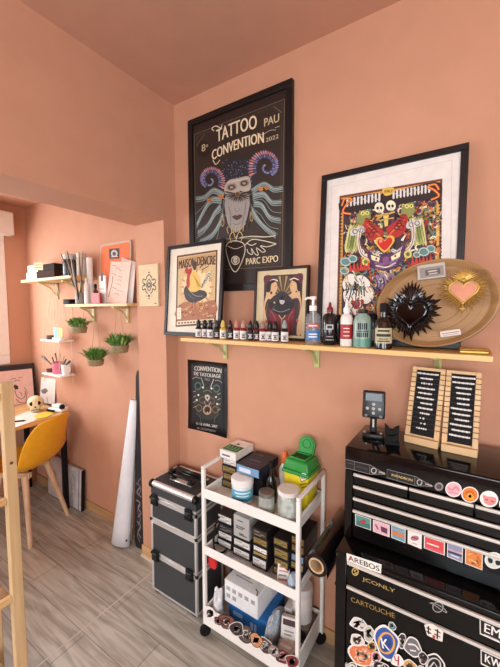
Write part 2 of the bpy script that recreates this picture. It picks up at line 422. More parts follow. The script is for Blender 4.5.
# black framed picture and a jar with grey lid on the upper shelf
c = at(71, 283, y=1.28); c.z = ZU
t = thing('storage_jar', 'dark storage jar with pale grey lid at the right end of the upper pine shelf', 'jar', (-2.255, 1.255, ZU))
MB().lathe([(.041, 0), (.044, .004), (.044, .095), (.038, .108), (.038, .112)], mat('#3b3430', .25, noise=.2, scale=8), seg=28).build('body', t)
MB().lathe([(.041, .112), (.043, .115), (.043, .142), (.036, .148), (.002, .150)], mat('#b9b1a8', .5), seg=28).build('lid', t, 'pale grey lid')
t = thing('storage_jar', 'smaller jar with pale beige lid beside the dark jar on the upper pine shelf', 'jar', (-2.168, 1.285, ZU))
MB().lathe([(.03, 0), (.032, .004), (.032, .11), (.027, .12)], mat('#c9bcae', .3, noise=.1, scale=8), seg=24).build('body', t)
MB().lathe([(.03, .12), (.031, .123), (.031, .15), (.002, .154)], mat('#cbbcae', .5), seg=24).build('lid', t)

# lower alcove shelf: brushes in a holder, rolls, cards, orange poster, red box
def P(u, v, z): return at(u, v, z=z)
def XY(u, v, y): return at(u, v, y=y)
t = thing('brush_holder', 'small grey holder full of slanted brushes and tools on the lower pine shelf', 'holder', (XY(80, 302, 1.268).x, 1.268, ZL))
MB().lathe([(.026, 0), (.028, .003), (.028, .075), (.025, .075), (.024, .01)], mat('#8d857c', .4), seg=20).build('cup', t)
for i, (du, dv, col) in enumerate(((61, 254, '#2a2522'), (64, 252, '#cfc7bd'), (67, 251, '#39332e'), (70, 253, '#bfb7ad'), (73, 256, '#2c2623'), (66, 258, '#8a6f52'), (79, 252, '#6b4b34'), (83, 251, '#7d5a3d'))):
    tip = at(du, dv, y=(1.125 + .008 * (i % 3)) if i < 6 else 1.24) - Vector(t.location)
    b0 = Vector((.012 * math.cos(i * 1.3), .012 * math.sin(i * 1.3), .012))
    s = tag(MB().tube([b0, b0.lerp(tip, .6), tip], [.003, .0045, .0022], mat(col, .4), 8).build('paint_brush'), ['slanted brush leaning out of the grey holder on the lower pine shelf', 'upright brown brush in the grey holder on the lower pine shelf'][i > 5], 'brush', ['slanted brushes in the grey holder', 'upright brushes in the grey holder'][i > 5]); s.location = t.location
c = XY(91, 302, 1.30)
t = thing('paper_roll', 'tall narrow white paper roll standing on the lower pine shelf', 'roll', (c.x, 1.30, ZL))
MB().lathe([(.019, 0), (.019, .30), (.014, .30), (.0135, .26)], PAPER, seg=20).build('roll', t)
c = XY(87, 302, 1.262)
t = thing('bottle', 'slim white bottle in front of the paper roll on the lower pine shelf', 'bottle', (c.x, 1.262, ZL))
MB().lathe([(.014, 0), (.015, .003), (.015, .12), (.008, .133), (.008, .14)], WHITE, seg=18).build('body', t); MB().lathe([(.009, .14), (.009, .163), (.007, .165)], mat('#d8d0c4', .4), seg=16).build('cap', t)
c = XY(95, 302, 1.262)
t = thing('bottle', 'small brown dropper bottle behind the red box on the lower pine shelf', 'bottle', (c.x, 1.268, ZL))
MB().lathe([(.016, 0), (.017, .003), (.017, .075), (.008, .09), (.008, .098)], mat('#4a2418', .15, coat=.4), seg=18).build('body', t); MB().lathe([(.009, .098), (.009, .118), (.004, .125)], BLACKM, seg=16).build('cap', t)
c = XY(97.5, 302, 1.25)
carton('box', 'small red box at the front of the lower pine shelf', 'box', c.x - .043, c.x + .043, 1.237, 1.252, ZL, .066, mat('#a83a34', .5))
c = XY(102, 302, 1.275)
t = thing('card', 'white folded card standing upright between the red box and pink sheet', 'card', (c.x, 1.285, ZL))
mb = MB().box(-.033, .033, -.004, .004, 0, .175, PAPER, .001); mb.build('sheet', t)
a = Art(t, -.004); a.poly([(101, 272), (103, 272), (103, 281), (101, 281)], '#4c4748').line([(99, 289), (104, 289)], .8, '#8c8588'); a.done('print', t)
c0, c1 = XY(100.5, 302, 1.325), XY(131, 303, 1.325); PBX = (c0.x + c1.x) / 2 - .012
t = thing('poster_board', 'orange poster board with rounded corners and a black square picture', 'poster', (PBX, 1.325, ZL), (math.radians(-3), 0, 0))
mb = MB(); hw, hh, r = (c1.x - c0.x) / 2, .385, .02
pts = []
for cx_, cz_, a0 in ((hw - r, r, -90), (hw - r, hh - r, 0), (-hw + r, hh - r, 90), (-hw + r, r, 180)):
    for k in range(5): an = math.radians(a0 + k * 22.5); pts.append((cx_ + r * math.cos(an), cz_ + r * math.sin(an)))
mb.prism([(p[0], p[1]) for p in pts], .008, mat('#b9a48c', .5), Matrix.Translation((0, 0, 0)))
mb.build('frame', t, 'pale rounded frame')
MB().prism([(p[0] * .94, .01 + p[1] * .94) for p in pts], .001, mat('#d9682f', .6), Matrix.Translation((0, -.0015, 0))).build('sheet', t, 'orange sheet')
a = Art(t, -.0017); a.poly([(109, 249), (119.5, 248), (119.5, 258.5), (109.5, 259)], '#1f1b1e'); a.up().ell(114.3, 253.5, 3.3, 3.6, '#b8aaa2').up().ell(114.3, 253.8, 1.8, 2, '#3c3336').line([(111, 257), (118, 256.5)], .6, '#cfc3ba'); a.done('print', t)
t = thing('drawing_sheet', 'pale pink sheet of line drawings leaning in front of the orange poster', 'sheet', (XY(116, 302, 1.285).x, 1.285, ZL), (math.radians(-6), math.radians(5), math.radians(4)))
MB().box(-.088, .088, -.001, .001, 0, .255, mat('#e6c3b2', .8), 0).build('sheet', t)
a = Art(t, -.0012)
rr = random.Random(3)
for k in range(9):
    u = 109 + rr.random() * 11; v = 266 + k * 3.5
    a.line([(u, v), (u + 2 + rr.random() * 3, v - 1.5 + rr.random() * 3), (u + 3 + rr.random() * 3, v + 2)], .45, '#8b5a52', sm=3)
a.line([(113, 276), (112, 284), (110, 291), (108.5, 297)], .9, '#6d4744', sm=3); a.done('drawing', t)
t = thing('drawing_sheet', 'white curled sheet leaning behind the pink drawing sheet', 'sheet', (XY(124, 302, 1.3).x, 1.303, ZL), (math.radians(-5), math.radians(3), 0))
mb = MB(); vs = []; fs = []
for i in range(9):
    x = -.06 + .015 * i; y = .012 * ((i / 8) ** 2)
    vs += [(x, y, 0), (x, y, .28 - .03 * (i / 8))]
for i in range(8): fs.append((2 * i, 2 * i + 2, 2 * i + 3, 2 * i + 1))
o = mb.add(vs, fs, PAPER).build('sheet', t); md = o.modifiers.new('thick', 'SOLIDIFY'); md.thickness = .0012
c0, c1 = XY(64, 302, 1.27), XY(75.5, 302, 1.27)
t = thing('tool_case', 'black oblong case lying at the left end of the lower pine shelf', 'case', ((c0.x + c1.x) / 2, 1.27, ZL))
MB().box(-.04, .04, -.025, .025, 0, .022, BLACKM, .005, seg=2).build('body', t); MB().box(-.04, .04, -.025, .025, .0225, .034, BLACKM, .005, seg=2).build('lid', t)

# hanging plants
LEAF = mat('#5f8a3a', 0.5, noise=0.35, scale=60); LEAF2 = mat('#4a7430', 0.5, noise=0.35, scale=60); LEAF3 = mat('#93ad58', 0.5, noise=0.3, scale=60)
def plant(u, v, y, label, seed, rw, sp, tops):
    rn = random.Random(seed); c = at(u, v, y=y); h = rw * .82
    t = thing('hanging_plant', label, 'plant', (c.x, y, c.z))
    m = MB(); m.lathe([(rw * .82, 0), (rw * .9, .004), (rw, h * .7), (rw * .98, h), (rw * .9, h), (rw * .88, h * .8), (.003, h * .8)], wood('#7c6a4a', '#a4916b', 0, 30), seg=24); po = m.build('pot', t, 'woven fibre pot')
    s = MB()
    for k in range(5): s.tube([(rw * (.86 + .035 * k) * math.cos(a), rw * (.86 + .035 * k) * math.sin(a), h * (.12 + .18 * k)) for a in [2 * PI * j / 24 for j in range(24)]], .0022, mat('#8d7b58', .8), 5, True)
    s.build('weave', po)
    m = MB()
    for k in range(230):
        a = rn.random() * 2 * PI; r0 = rw * .8 * math.sqrt(rn.random()); L = sp * (.55 + .75 * rn.random()); el = math.radians(42 + 45 * rn.random())
        b0 = Vector((r0 * math.cos(a), r0 * math.sin(a), h * .85)); d = Vector((math.cos(a) * math.cos(el), math.sin(a) * math.cos(el), math.sin(el)))
        sd = Vector((-math.sin(a), math.cos(a), 0)) * (.0045 + .004 * rn.random()); dn = Vector((0, 0, -.25 * L))
        p1 = b0 + d * L * .55; p2 = b0 + d * L + dn * .5
        m.add([b0, p1 + sd, p2, p1 - sd, p1 + Vector((0, 0, .003))], [(0, 1, 4), (1, 2, 4), (2, 3, 4), (3, 0, 4)], rn.choice((LEAF, LEAF, LEAF2, LEAF3)))
    m.build('foliage', t, smooth=False)
    m = MB()
    for k, (tu, tv) in enumerate(tops):
        top = at(tu, tv, y=max(y, 1.24)) ; top.z = ZL - .0175; tp = top - Vector((c.x, y, c.z))
        sx = -1 if k == 0 else 1
        m.tube([(sx * rw * .97, 0, h), tp], .0016, mat('#b39c72', .8), 6)
    m.build('cord', t, 'thin jute cord')
    return t
plant(79, 333, 1.262, 'leafy plant in a woven pot hanging leftmost and nearest the hanging white shelves', 1, .052, .07, ((72, 309), (84, 309)))
plant(96, 365.5, 1.262, 'leafy plant in a woven pot hanging lowest of the three', 2, .05, .085, ((95.5, 309), (96.5, 309)))
plant(119.5, 352.5, 1.262, 'leafy plant in a woven pot hanging rightmost, closest to the opening', 3, .056, .08, ((117.5, 309), (119, 309)))

# two small white hanging shelves on cords
c0, c1 = at(43, 343, y=1.245), at(70, 343, y=1.245)
SX0, SX1 = -2.66, -2.40; S1, S2 = 1.255, 1.006
t = thing('hanging_shelf', 'pair of small white shelves hanging on cords beneath the upper pine shelf', 'shelf', ((SX0 + SX1) / 2, 1.29, S1)); of = Vector(((SX0 + SX1) / 2, 1.29, S1))
for z in (S1, S2): MB().box(SX0, SX1, 1.235, 1.345, z - .012, z, WHITE, .002).build('board', t, off=of)
for x in (SX0 + .02, SX1 - .02):
    for y in (1.245, 1.335):
        mx = (SX0 + SX1) / 2 + (.02 if x > -2.5 else -.02)
        MB().tube([(mx, 1.29, ZU - .0205), (x, y, S1), (x, y, S2), (x, y, S2 - .07)], .0018, mat('#d8cbb8', .8), 6).build('cord', t, off=of)
c = at(58.5, 340, y=1.285)
t = carton('book', 'small book with green and orange cover standing on the upper white hanging shelf', 'book', c.x - .045, c.x + .045, 1.275, 1.295, S1, .088, mat('#d9cfbd', .6))
a = Art(t, -.0108); a.poly([(54.5, 328), (58, 328), (58, 340), (54.5, 340)], '#6fa59a').poly([(58, 328), (62.5, 328), (62.5, 340), (58, 340)], '#d9b25f'); a.done('cover_print', t)
c = at(58, 342, y=1.25); carton('box', 'flat white box lying in front of the book on the upper white hanging shelf', 'box', c.x - .055, c.x + .055, 1.238, 1.268, S1, .018, WHITE)
c = at(50.5, 342, y=1.27)
t = thing('tin', 'small dark tin at the left of the upper white hanging shelf', 'tin', (c.x, 1.27, S1)); MB().lathe([(.026, 0), (.027, .002), (.027, .02), (.025, .022)], mat('#5b463c', .4), seg=20).build('body', t); MB().lathe([(.028, .0222), (.028, .03), (.002, .031)], mat('#6b5547', .4), seg=20).build('lid', t)
c = at(58, 377, y=1.275)
t = thing('pen_pot', 'pink pot holding dark brushes on the lower white hanging shelf', 'pot', (-2.515, 1.285, S2))
MB().lathe([(.038, 0), (.04, .004), (.043, .085), (.039, .085), (.036, .01), (.002, .01)], mat('#d5778b', .4), seg=24).build('pot', t)
hx = MB()
for i, (tu, tv, col, w_) in enumerate(((42, 356, '#231f22', .010), (52, 357, '#2a2527', .006), (55, 353, '#3a3331', .005), (60, 354, '#8b9a86', .005), (64, 356, '#b7b0a2', .005), (70, 361, '#221e20', .009), (66, 359, '#4c5a4b', .006))):
    tip = at(tu, tv, y=1.28) - Vector(t.location); b0 = Vector((-.012 + .004 * i, .008 * (-1) ** i, .014))
    s = tag(MB().tube([b0, b0.lerp(tip, .55), b0.lerp(tip, .95), tip], [.003, w_ * .5, w_, w_ * .5], mat(col, .4), 8).build('paint_brush'),
            ['broad black brush leaning left out of the pink pot', 'brush standing in the pink pot', 'broad black brush leaning right out of the pink pot'][0 if i == 0 else 2 if i == 5 else 1], 'brush', None if i in (0, 5) else 'brushes in the pink pot'); s.location = t.location
c = at(69.5, 377, y=1.275)
t = thing('mug', 'off-white cup at the right end of the lower white hanging shelf', 'cup', (-2.424, 1.292, S2)); MB().lathe([(.024, 0), (.028, .003), (.033, .075), (.030, .075), (.026, .008), (.002, .008)], PAPER, seg=22).build('body', t)
MB().tube([(.031, 0, .06), (.05, 0, .055), (.052, 0, .035), (.03, 0, .02)], .0035, PAPER, 8).build('handle', t)
t = thing('tin', 'small dark tin at the left of the lower white hanging shelf', 'tin', (-2.625, 1.275, S2)); MB().lathe([(.02, 0), (.021, .002), (.021, .02)], mat('#6b3f33', .4), seg=18).build('body', t); MB().lathe([(.0215, .0202), (.0215, .027), (.002, .028)], mat('#3b2a26', .4), seg=18).build('lid', t)

# on the desk
ZD = .730
t = thing('drawing_board', 'pink drawing of a figure on a board propped against the window wall', 'drawing', (-2.985, 1.06, ZD + .0015), (math.radians(-10), 0, math.radians(74)))
MB().box(-.24, .24, 0, .006, 0, .27, mat('#dcb3a6', .8), 0).build('board', t)
a = Art(t, -.0004)
for pts, w_ in (([(14, 382), (17, 380), (20, 381)], .6), ([(10, 380), (13, 378.5), (16, 379)], .5), ([(18, 378), (23, 377)], .5), ([(16, 386), (15, 391), (17, 396), (21, 399), (25, 396), (25, 391)], .6), ([(19, 392), (21, 393), (22, 396)], .5), ([(13, 393), (11, 399), (14, 404)], .6), ([(24, 387), (27, 392), (26, 400), (28, 405)], .5), ([(16, 399), (19, 402), (23, 403), (27, 402)], .6)): a.line(pts, w_, '#6b4a4a', sm=4)
a.poly([(13.5, 386), (15, 384.5), (18, 386), (18.5, 389), (16, 389.5), (14.5, 388.5)], '#2c2326'); a.done('drawing', t)
t = thing('drawing_board', 'dark board standing behind the pink figure drawing', 'board', (-3.035, 1.075, ZD + .0015), (math.radians(-7), 0, math.radians(76)))
MB().box(-.265, .265, 0, .008, 0, .305, mat('#2b2022', .6), .001).build('board', t)
t = thing('card', 'white printed card leaning in the desk corner behind the skull pot', 'card', (-2.80, 1.325, ZD), (math.radians(-6), 0, math.radians(10)))
MB().box(-.08, .09, 0, .004, 0, .20, mat('#d9d2cb', .8), 0).build('card', t)
a = Art(t, -.0004); a.poly([(41, 390), (46, 388), (48, 391), (45, 394), (42, 393)], '#6f6766').line([(43, 398), (44, 404)], .8, '#8d8580').line([(47, 397), (48, 404)], .8, '#8d8580'); a.done('print', t)
c = at(35.5, 411, z=ZD)
SK = mat('#e2cfa6', .45, noise=.08)
t = thing('skull_pot', 'cream skull shaped pot with dark eyes standing on the desk', 'pot', (c.x, c.y, ZD), (0, 0, math.atan2(-c.y, -c.x) + PI / 2))
m = MB(); m.ball((0, 0, .065), .052, SK, (.98, 1.02, .95), seg=24, rings=16); m.box(-.03, .03, -.044, .02, .0, .045, SK, .012, seg=2); m.build('body', t)
m = MB()
for sx in (-1, 1): m.ball((sx * .021, -.043, .066), .014, BLACK, (1, .5, 1.1))
m.prism([(-.006, .036), (.006, .036), (0, .052)], .01, BLACK, Matrix.Translation((0, -.0525, 0))); m.build('eye_sockets', t, 'dark eye and nose hollows')
m = MB(); m.box(-.027, .027, -.0455, -.042, .018, .021, BLACK)
for k in range(6): m.box(-.023 + .009 * k, -.0215 + .009 * k, -.0455, -.042, .010, .03, BLACK)
m.build('teeth', t, 'dark tooth lines')
c = at(59, 411, z=ZD)
t = thing('tattoo_machine', 'white and black wireless machine lying at the desk corner by the wall', 'machine', (c.x, c.y, ZD), (0, 0, .3))
MB().box(-.07, .06, -.035, .035, 0, .028, WHITE, .010, seg=3).build('body', t)
MB().box(-.05, .03, -.02, .03, .0282, .05, WHITE, .008, seg=3).build('top_shell', t)
m = MB(); m.lathe([(.016, 0), (.018, .003), (.018, .02), (.01, .03)], BLACKM, Matrix.Translation((.05, -.02, .028)), 18); m.tube([(-.075, -.03, .012), (-.05, -.04, .012), (0, -.045, .012)], .008, BLACKM, 8); m.build('grip', t, 'black grip')
def sheet_on_desk(label, px, h, z):
    P_ = [at(u, v, z=z) for u, v in px]; c = sum(P_, Vector()) / len(P_)
    t = MB(); n = len(P_); q_ = [p - c for p in P_]
    t.add([(p.x, p.y, 0) for p in q_] + [(p.x, p.y, .0012) for p in q_], [tuple(reversed(range(n))), tuple(range(n, 2 * n))] + [(i, (i + 1) % n, n + (i + 1) % n, n + i) for i in range(n)], mat(h, .8))
    o = t.build('paper_sheet', smooth=False); o.location = (c.x, c.y, z - .0012 + .0012); return tag(o, label, 'paper')
sheet_on_desk('large white sheet of paper lying on the desk', [(14, 417), (28, 411.5), (42, 414), (34, 421), (14, 428)], '#e2d8cc', ZD + .0005)
sheet_on_desk('yellow sheet of paper lying on the desk beside the skull pot', [(33, 416), (44, 411.5), (56, 412), (47, 417), (38, 419)], '#e5c544', ZD + .003)
c = at(16, 422, z=ZD + .0018); t = thing('pen', 'black pen lying on the white paper at the front of the desk', 'pen', (c.x, c.y, ZD + .0065)); MB().tube([(-.03, -.04, 0), (.03, .04, 0)], .005, BLACK, 8).build('barrel', t); MB().tube([(.03, .04, 0), (.037, .0495, 0)], [.004, .001], STEEL, 8).build('tip', t)

# folders under the desk
def folder(label, x, w_, h, y, tilt, c1, band):
    t = thing('portfolio_folder', label, 'folder', (x, y, 0), (math.radians(-tilt), 0, 0))
    MB().box(-w_ / 2, w_ / 2, -.012, .012, 0, h, mat(c1, .6, noise=.25, scale=14), .004).build('cover', t)
    if band: MB().box(w_ / 2 - .035, w_ / 2 - .03, -.0135, -.0122, .001, h, BLACKM).build('elastic_band', t, 'black elastic band'); MB().box(w_ / 2 - .002, w_ / 2 + .002, -.013, .013, 0, h, BLACKM).build('edge_strip', t)
    a = Art(t, -.0124); return t, a
t, a = folder('grey patterned portfolio folder leaning on the wall to the right of the desk leg', -2.43, .20, .30, 1.318, 3, '#c9c6c5', True)
a.poly([(71, 470), (76, 471), (76, 492), (71, 489)], '#b8b4b2').line([(72, 474), (75, 480), (73, 486)], .8, '#7d7577', sm=3); a.done('print', t)
t, a = folder('pinkish patterned portfolio folder leaning under the desk to the left of the desk leg', -2.68, .24, .32, 1.316, 3, '#c2aea8', False)
a.line([(52, 468), (56, 475), (53, 482), (58, 488)], 1.0, '#7c5a58', sm=3).line([(58, 466), (61, 474), (58, 480)], .9, '#c9b2ab', sm=3); a.done('print', t)

# white rolled sheet and dark patterned roll in the corner by the opening
t = thing('poster_roll', 'tall cone of rolled white paper leaning in the corner beside the opening', 'roll', (-1.80, 1.258, 0))
top = at(134.5, 399.5, y=1.332) - Vector(t.location); nseg = 22; vs = []; fs = []
for j in range(9):
    k = j / 8; r = .082 * (1 - k) + .034 * k; c = Vector((0, 0, 0)).lerp(top, k)
    for i in range(nseg + 1):
        a = .9 + 2 * PI * .93 * i / nseg; rr = r * (1 - .12 * i / nseg)
        vs.append((c.x + rr * math.cos(a), c.y + rr * .6 * math.sin(a), max(0, c.z) + (.0 if j else .012 * (1 + math.sin(a * 1.5)) * .5)))
for j in range(8):
    for i in range(nseg): fs.append((j * (nseg + 1) + i, j * (nseg + 1) + i + 1, (j + 1) * (nseg + 1) + i + 1, (j + 1) * (nseg + 1) + i))
o = MB().add(vs, fs, mat('#dfe0e2', .7, noise=.03)).build('sheet', t); md = o.modifiers.new('thick', 'SOLIDIFY'); md.thickness = .0015
a = Art(t, -.046); a.ell(126.5, 540.5, 1.0, 1.3, '#1a1819'); a.done('mark', t, 'small black mark')
t = thing('deck_board', 'tall dark board with grey swirling pattern leaning against the opening edge', 'board', (-1.665, 1.295, 0), (math.radians(-2.2), 0, 0))
pts = [(-.03, .0), (.03, 0), (.042, .03), (.042, 1.06), (.03, 1.10), (-.03, 1.10), (-.042, 1.06), (-.042, .03)]
MB().prism(pts, .012, mat('#1b1718', .45, noise=.3, scale=6), Matrix.Translation((0, -.006, 0))).build('deck', t)
a = Art(t, -.0064)
for k, pl in enumerate(([(136.5, 483), (140, 487), (137, 492), (141, 497)], [(141, 478), (138, 483), (141, 489), (139, 494)], [(136.5, 500), (140, 503), (138, 508), (141, 513), (138, 517)], [(140.5, 505), (137.5, 511), (140.5, 519), (138, 525)], [(137, 521), (140.5, 526), (138, 532), (141, 538)], [(140.5, 528), (137.5, 535), (140, 542)])):
    a.line(pl, 1.2, ['#8f8385', '#6f6466'][k % 2], sm=5)
a.done('pattern', t, 'grey swirls')

# pine shelf unit at the left edge of the room
t = thing('pine_shelving', 'tall pine shelving rack with knotty post at the left edge of the room', 'shelving', (-1.36, .22, 0)); of = Vector((-1.36, .22, 0))
PN = wood('#bd9868', '#d8b98a', 2, 9); PN1 = wood('#8d6742', '#b28a5c', 1, 9)
for x in (-1.275, -1.475):
    for y in (.457, -.03):
        o = MB().box(x, x + .026, y, y + .034, 0, 1.237, PN, .002).build('post', t, off=of)
        if x > -1.3 and y > .4:
            k = at(11.5, 463, x=-1.249); mm = MB(); mm.lathe([(.0001, .0012), (.004, .0012), (.006, 0)], mat('#6b4426', .6), Matrix.Translation(k - of + Vector((-.0003, 0, 0))) @ Matrix.Rotation(PI / 2, 4, 'Y'), 12); mm.build('knot', o, 'dark knot')
for z in (.20, .51, .85, 1.20):
    m = MB(); m.box(-1.450, -1.2755, -.028, .4565, z - .018, z, PN1, .002); o = m.build('shelf_board', t, off=of)
    MB().box(-1.2749, -1.252, .0045, .4565, z - .018, z + .001, PINEY, .0015).build('edge_strip', o, 'pale front edge', off=of)
# ------------------------------------------------------------------ pictures and shelf on the back wall
def frame(name, label, cat, cx_, y, z0, w, h, fw, fd, tilt, fc, matc, pw=None):
    t = thing(name, label, cat, (cx_, y, z0), (math.radians(-tilt), 0, 0))
    m = MB(); hw = w / 2
    for a, b, c, d in ((-hw, hw, 0, fw), (-hw, hw, h - fw, h), (-hw, -hw + fw, fw, h - fw), (hw - fw, hw, fw, h - fw)): m.box(a, b, -fd, 0, c, d, fc, .0015)
    m.build('frame', t)
    MB().box(-hw + fw * .8, hw - fw * .8, -fd * .55, -.002, fw * .8, h - fw * .8, matc, 0).build('mount', t)
    return t, Art(t, -fd * .55)
FB = mat('#141112', .4, noise=.15)
# --- large dark convention poster
t, a = frame('framed_poster', 'tall framed dark poster of a tattoo convention with a horned masked woman', 'picture', -.957, YB - .003, 1.560, .592, .872, .03, .022, 0, FB, mat('#2b201d', .45))
INK, CR, TEAL, GR = '#2a201d', '#c9b694', '#7d8c89', '#8a8078'
a.poly([(193.6, 134.5), (285, 98.2), (282.4, 266.8), (196, 271.5)], '#30251f')
a.up().line([(194.2, 134.8), (284.5, 99.2), (282, 266.3), (196.3, 271)], .7, '#7b6a54', closed=True)
a.line([(197, 136.5), (282, 103.5), (279.6, 263.6), (198.8, 268)], .4, '#5c4d3e', closed=True)
for (u, v), (p, q) in (((197, 137), (1, 1)), ((282, 104), (-1, 1))): a.line([(u, v + 9), (u + 4 * p, v + 4 - 1.6 * p), (u + 8 * p, v - 3 * p)], .5, '#7b6a54', sm=4)
a.ell(203.5, 149, 6.5, 8, '#241a18').up().text('8', (201.8, 152), (205.6, 150.6), 7, CR).text('e', (206.2, 147.3), (208.2, 146.6), 2.4, CR)
a.text('TATTOO', (216.5, 142.6), (256.5, 128.5), 12.5, '#e6d3b0', arc=.12, bold=.012).text('PAU', (264.2, 126.8), (279, 121.6), 8, CR, bold=.02)
a.line([(214, 131), (212, 128.5), (216, 126), (221, 128), (222, 124.5)], .9, '#e6d3b0', sm=4)
a.line([(257, 133), (263, 134.5), (270, 130.5), (276, 130)], .5, CR, sm=4).line([(275, 128), (280, 126)], .5, CR).text('2022', (266, 142.2), (278.6, 138), 4, CR)
a.text('CONVENTION', (212, 160.5), (263.5, 142.8), 9.6, '#e6d3b0', arc=.25, bold=.01)
a.line([(213, 160), (216, 164.5), (220, 160)], .8, '#e6d3b0', sm=4)
# starred headdress
a.poly([(222, 191), (220.5, 176), (224, 164.5), (236, 157.5), (247, 158), (254, 164), (255, 176), (252, 187)], '#27262f', sm=4)
rn = random.Random(5)
a.up()
for k in range(90):
    a.ell(222.5 + rn.random() * 30, 160 + rn.random() * 26, .32 + .3 * rn.random(), .35 + .3 * rn.random(), rn.choice(('#6f7f92', '#8e94a0', '#4c5a74')), n=6)
# horns with fins
def horn(cu, cv, r, sgn, a0):
    pts = []
    for k in range(46):
        th = a0 + sgn * k * .165; rr = r * (1 - k / 54)
        pts.append((cu + rr * math.cos(th), cv + rr * math.sin(th) * 1.12, th, rr))
    for k in range(28):
        u, v, th, rr = pts[k]; L = r * .62 * (1 - k / 80)
        col = ('#b86c62', '#7a4a48', '#a9575a', '#6a6ea3')[k % 4] if k < 18 else ('#6a6ea3', '#8d6f86', '#565a8c')[k % 3]
        ca, sa = math.cos(th), math.sin(th); w_ = r * .105
        a.poly([(u - w_ * .5 * sa, v + w_ * .5 * ca), (u + L * .7 * ca - w_ * sa, v + L * .7 * sa + w_ * ca), (u + L * ca, v + L * sa), (u + L * .7 * ca + w_ * sa, v + L * .7 * sa - w_ * ca), (u + w_ * .5 * sa, v - w_ * .5 * ca)], col)
        a.up().line([(u, v), (u + L * .8 * ca, v + L * .8 * sa)], .45, '#d0a79c' if k < 18 else '#9da0c4'); a.L -= 1
    a.up().line([p[:2] for p in pts], r * .36, '#35344f').up()
    for k in range(0, 46):
        u, v, th, rr = pts[k]; a.line([(u - rr * .13 * math.cos(th), v - rr * .13 * math.sin(th)), (u + rr * .17 * math.cos(th), v + rr * .17 * math.sin(th))], .6, ['#7b80ad', '#565b8f', '#a3a1b8'][k % 3])
    for k in range(30, 46, 3): a.ell(pts[k][0], pts[k][1], .9, 1.0, '#b3afc0', n=8)
horn(210.5, 180.5, 10.2, -1, .5); horn(266.5, 167, 12.2, 1, 2.7)
# hair ribbons
a.up()
for k, pl in enumerate(([(224, 196), (214, 191), (205, 198), (196, 200)], [(222, 201), (212, 201), (205, 210), (197, 226)], [(221, 207), (215, 214), (208, 226), (198, 234)], [(224, 214), (220, 224), (212, 236), (200, 243)], [(252, 192), (264, 185), (274, 190), (283, 189)], [(253, 197), (264, 195), (272, 203), (282, 203)], [(254, 204), (262, 206), (270, 218), (281, 221)], [(252, 210), (258, 220), (266, 229), (276, 236)])):
    a.line(pl, 7.0, '#5d6866', sm=6, taper=True)
    a.up().line([(u, v - 1.6) for u, v in pl], .6, '#a9b6b2', sm=6).line([(u, v + 2.2) for u, v in pl], .5, '#97a5a0', sm=6).line([(u, v - 2.9) for u, v in pl], .4, '#8b9894', sm=6).line(pl, .4, '#a8b3ae', sm=6); a.L -= 1
for k, pl in enumerate(([(225, 199), (212, 197), (204, 206), (196, 214)], [(223, 211), (213, 218), (205, 232), (197, 238)], [(253, 201), (263, 200), (272, 211), (282, 213)], [(251, 207), (260, 214), (269, 226), (279, 229)])): a.line(pl, .5, '#7f8f8b', sm=6)
# veil wings
a.line([(224, 200), (222, 218), (218, 236), (222, 239), (276, 236), (265, 226), (255, 212), (250, 202)], .5, '#8b8a80', sm=4)
a.up().ell(221, 197, 2.6, 2.4, '#c07b3c').ell(209.5, 200.5, 2.4, 2.2, '#b8743a').ell(261, 189, 2.4, 2.2, '#c07b3c').ell(267, 188, 2.2, 2.0, '#b8743a')
# face
a.poly([(226, 196), (227, 219), (231, 229), (237, 232), (243, 228), (248, 215), (249, 194)], '#8f8680', sm=4)
a.up().poly([(225, 186), (230, 180), (238, 178.5), (246, 176.5), (250, 178), (251, 189), (245, 192), (239, 190.5), (236, 192.5), (229, 195.5), (225, 192.5)], '#a69b8d', sm=4)
a.up().ell(232, 187.3, 5.4, 3.6, '#877b70', rot=-.25).ell(244.8, 183.3, 5.2, 3.6, '#877b70', rot=-.25).line([(227, 183), (236, 181), (248, 178.5)], .6, '#c9bfb0', sm=3).up().ell(232, 187.5, 3.8, 2.7, '#4c3b36', rot=-.25).ell(244.5, 183.5, 3.8, 2.7, '#4c3b36', rot=-.25).up().ell(232, 187.5, 1.7, 1.2, '#9c8c80').ell(244.5, 183.5, 1.7, 1.2, '#9c8c80')
a.poly([(238, 188), (240, 187), (240, 193), (237, 194)], '#a0968c')
for k in range(15):
    th = PI * (-.04 + .077 * k); L = 15 - 3.5 * math.sin(th)
    a.poly([(238.5 + 2.4 * math.cos(th + .25), 194 + 2 * math.sin(th + .25)), (238.5 + L * .7 * math.cos(th + .09), 193.5 + L * .62 * math.sin(th + .09)), (238.5 + L * math.cos(th), 193 + L * .86 * math.sin(th)), (238.5 + L * .7 * math.cos(th - .09), 193.5 + L * .62 * math.sin(th - .09)), (238.5 + 2.4 * math.cos(th - .25), 194 + 2 * math.sin(th - .25))], ['#2f2724', '#5d5148', '#40362f'][k % 3])
a.up().ell(238.2, 194.6, 2.2, 2.4, '#5d3f30').ring(238.2, 194.6, 2.2, 2.4, .5, '#9a7a50')
a.line([(229, 207), (231, 215), (231, 226)], .9, '#6b625c', sm=3).line([(246, 203), (245, 214), (242, 226)], .9, '#6b625c', sm=3).line([(234, 223.5), (237, 225), (241, 222.8)], .7, '#6b625c', sm=3)
a.up().line([(235, 208.5), (237.5, 212), (240.5, 208)], .5, '#6b5f58', sm=4).poly([(232.5, 217), (236, 215.2), (237.8, 216), (239.5, 214.6), (243, 216), (239.5, 219.5), (236, 220)], '#4d2f2c', sm=3)
a.line([(225, 200), (224, 214), (229, 231)], 1.2, '#3f3733', sm=4).line([(250, 196), (251, 212), (247, 229)], 1.2, '#3f3733', sm=4)
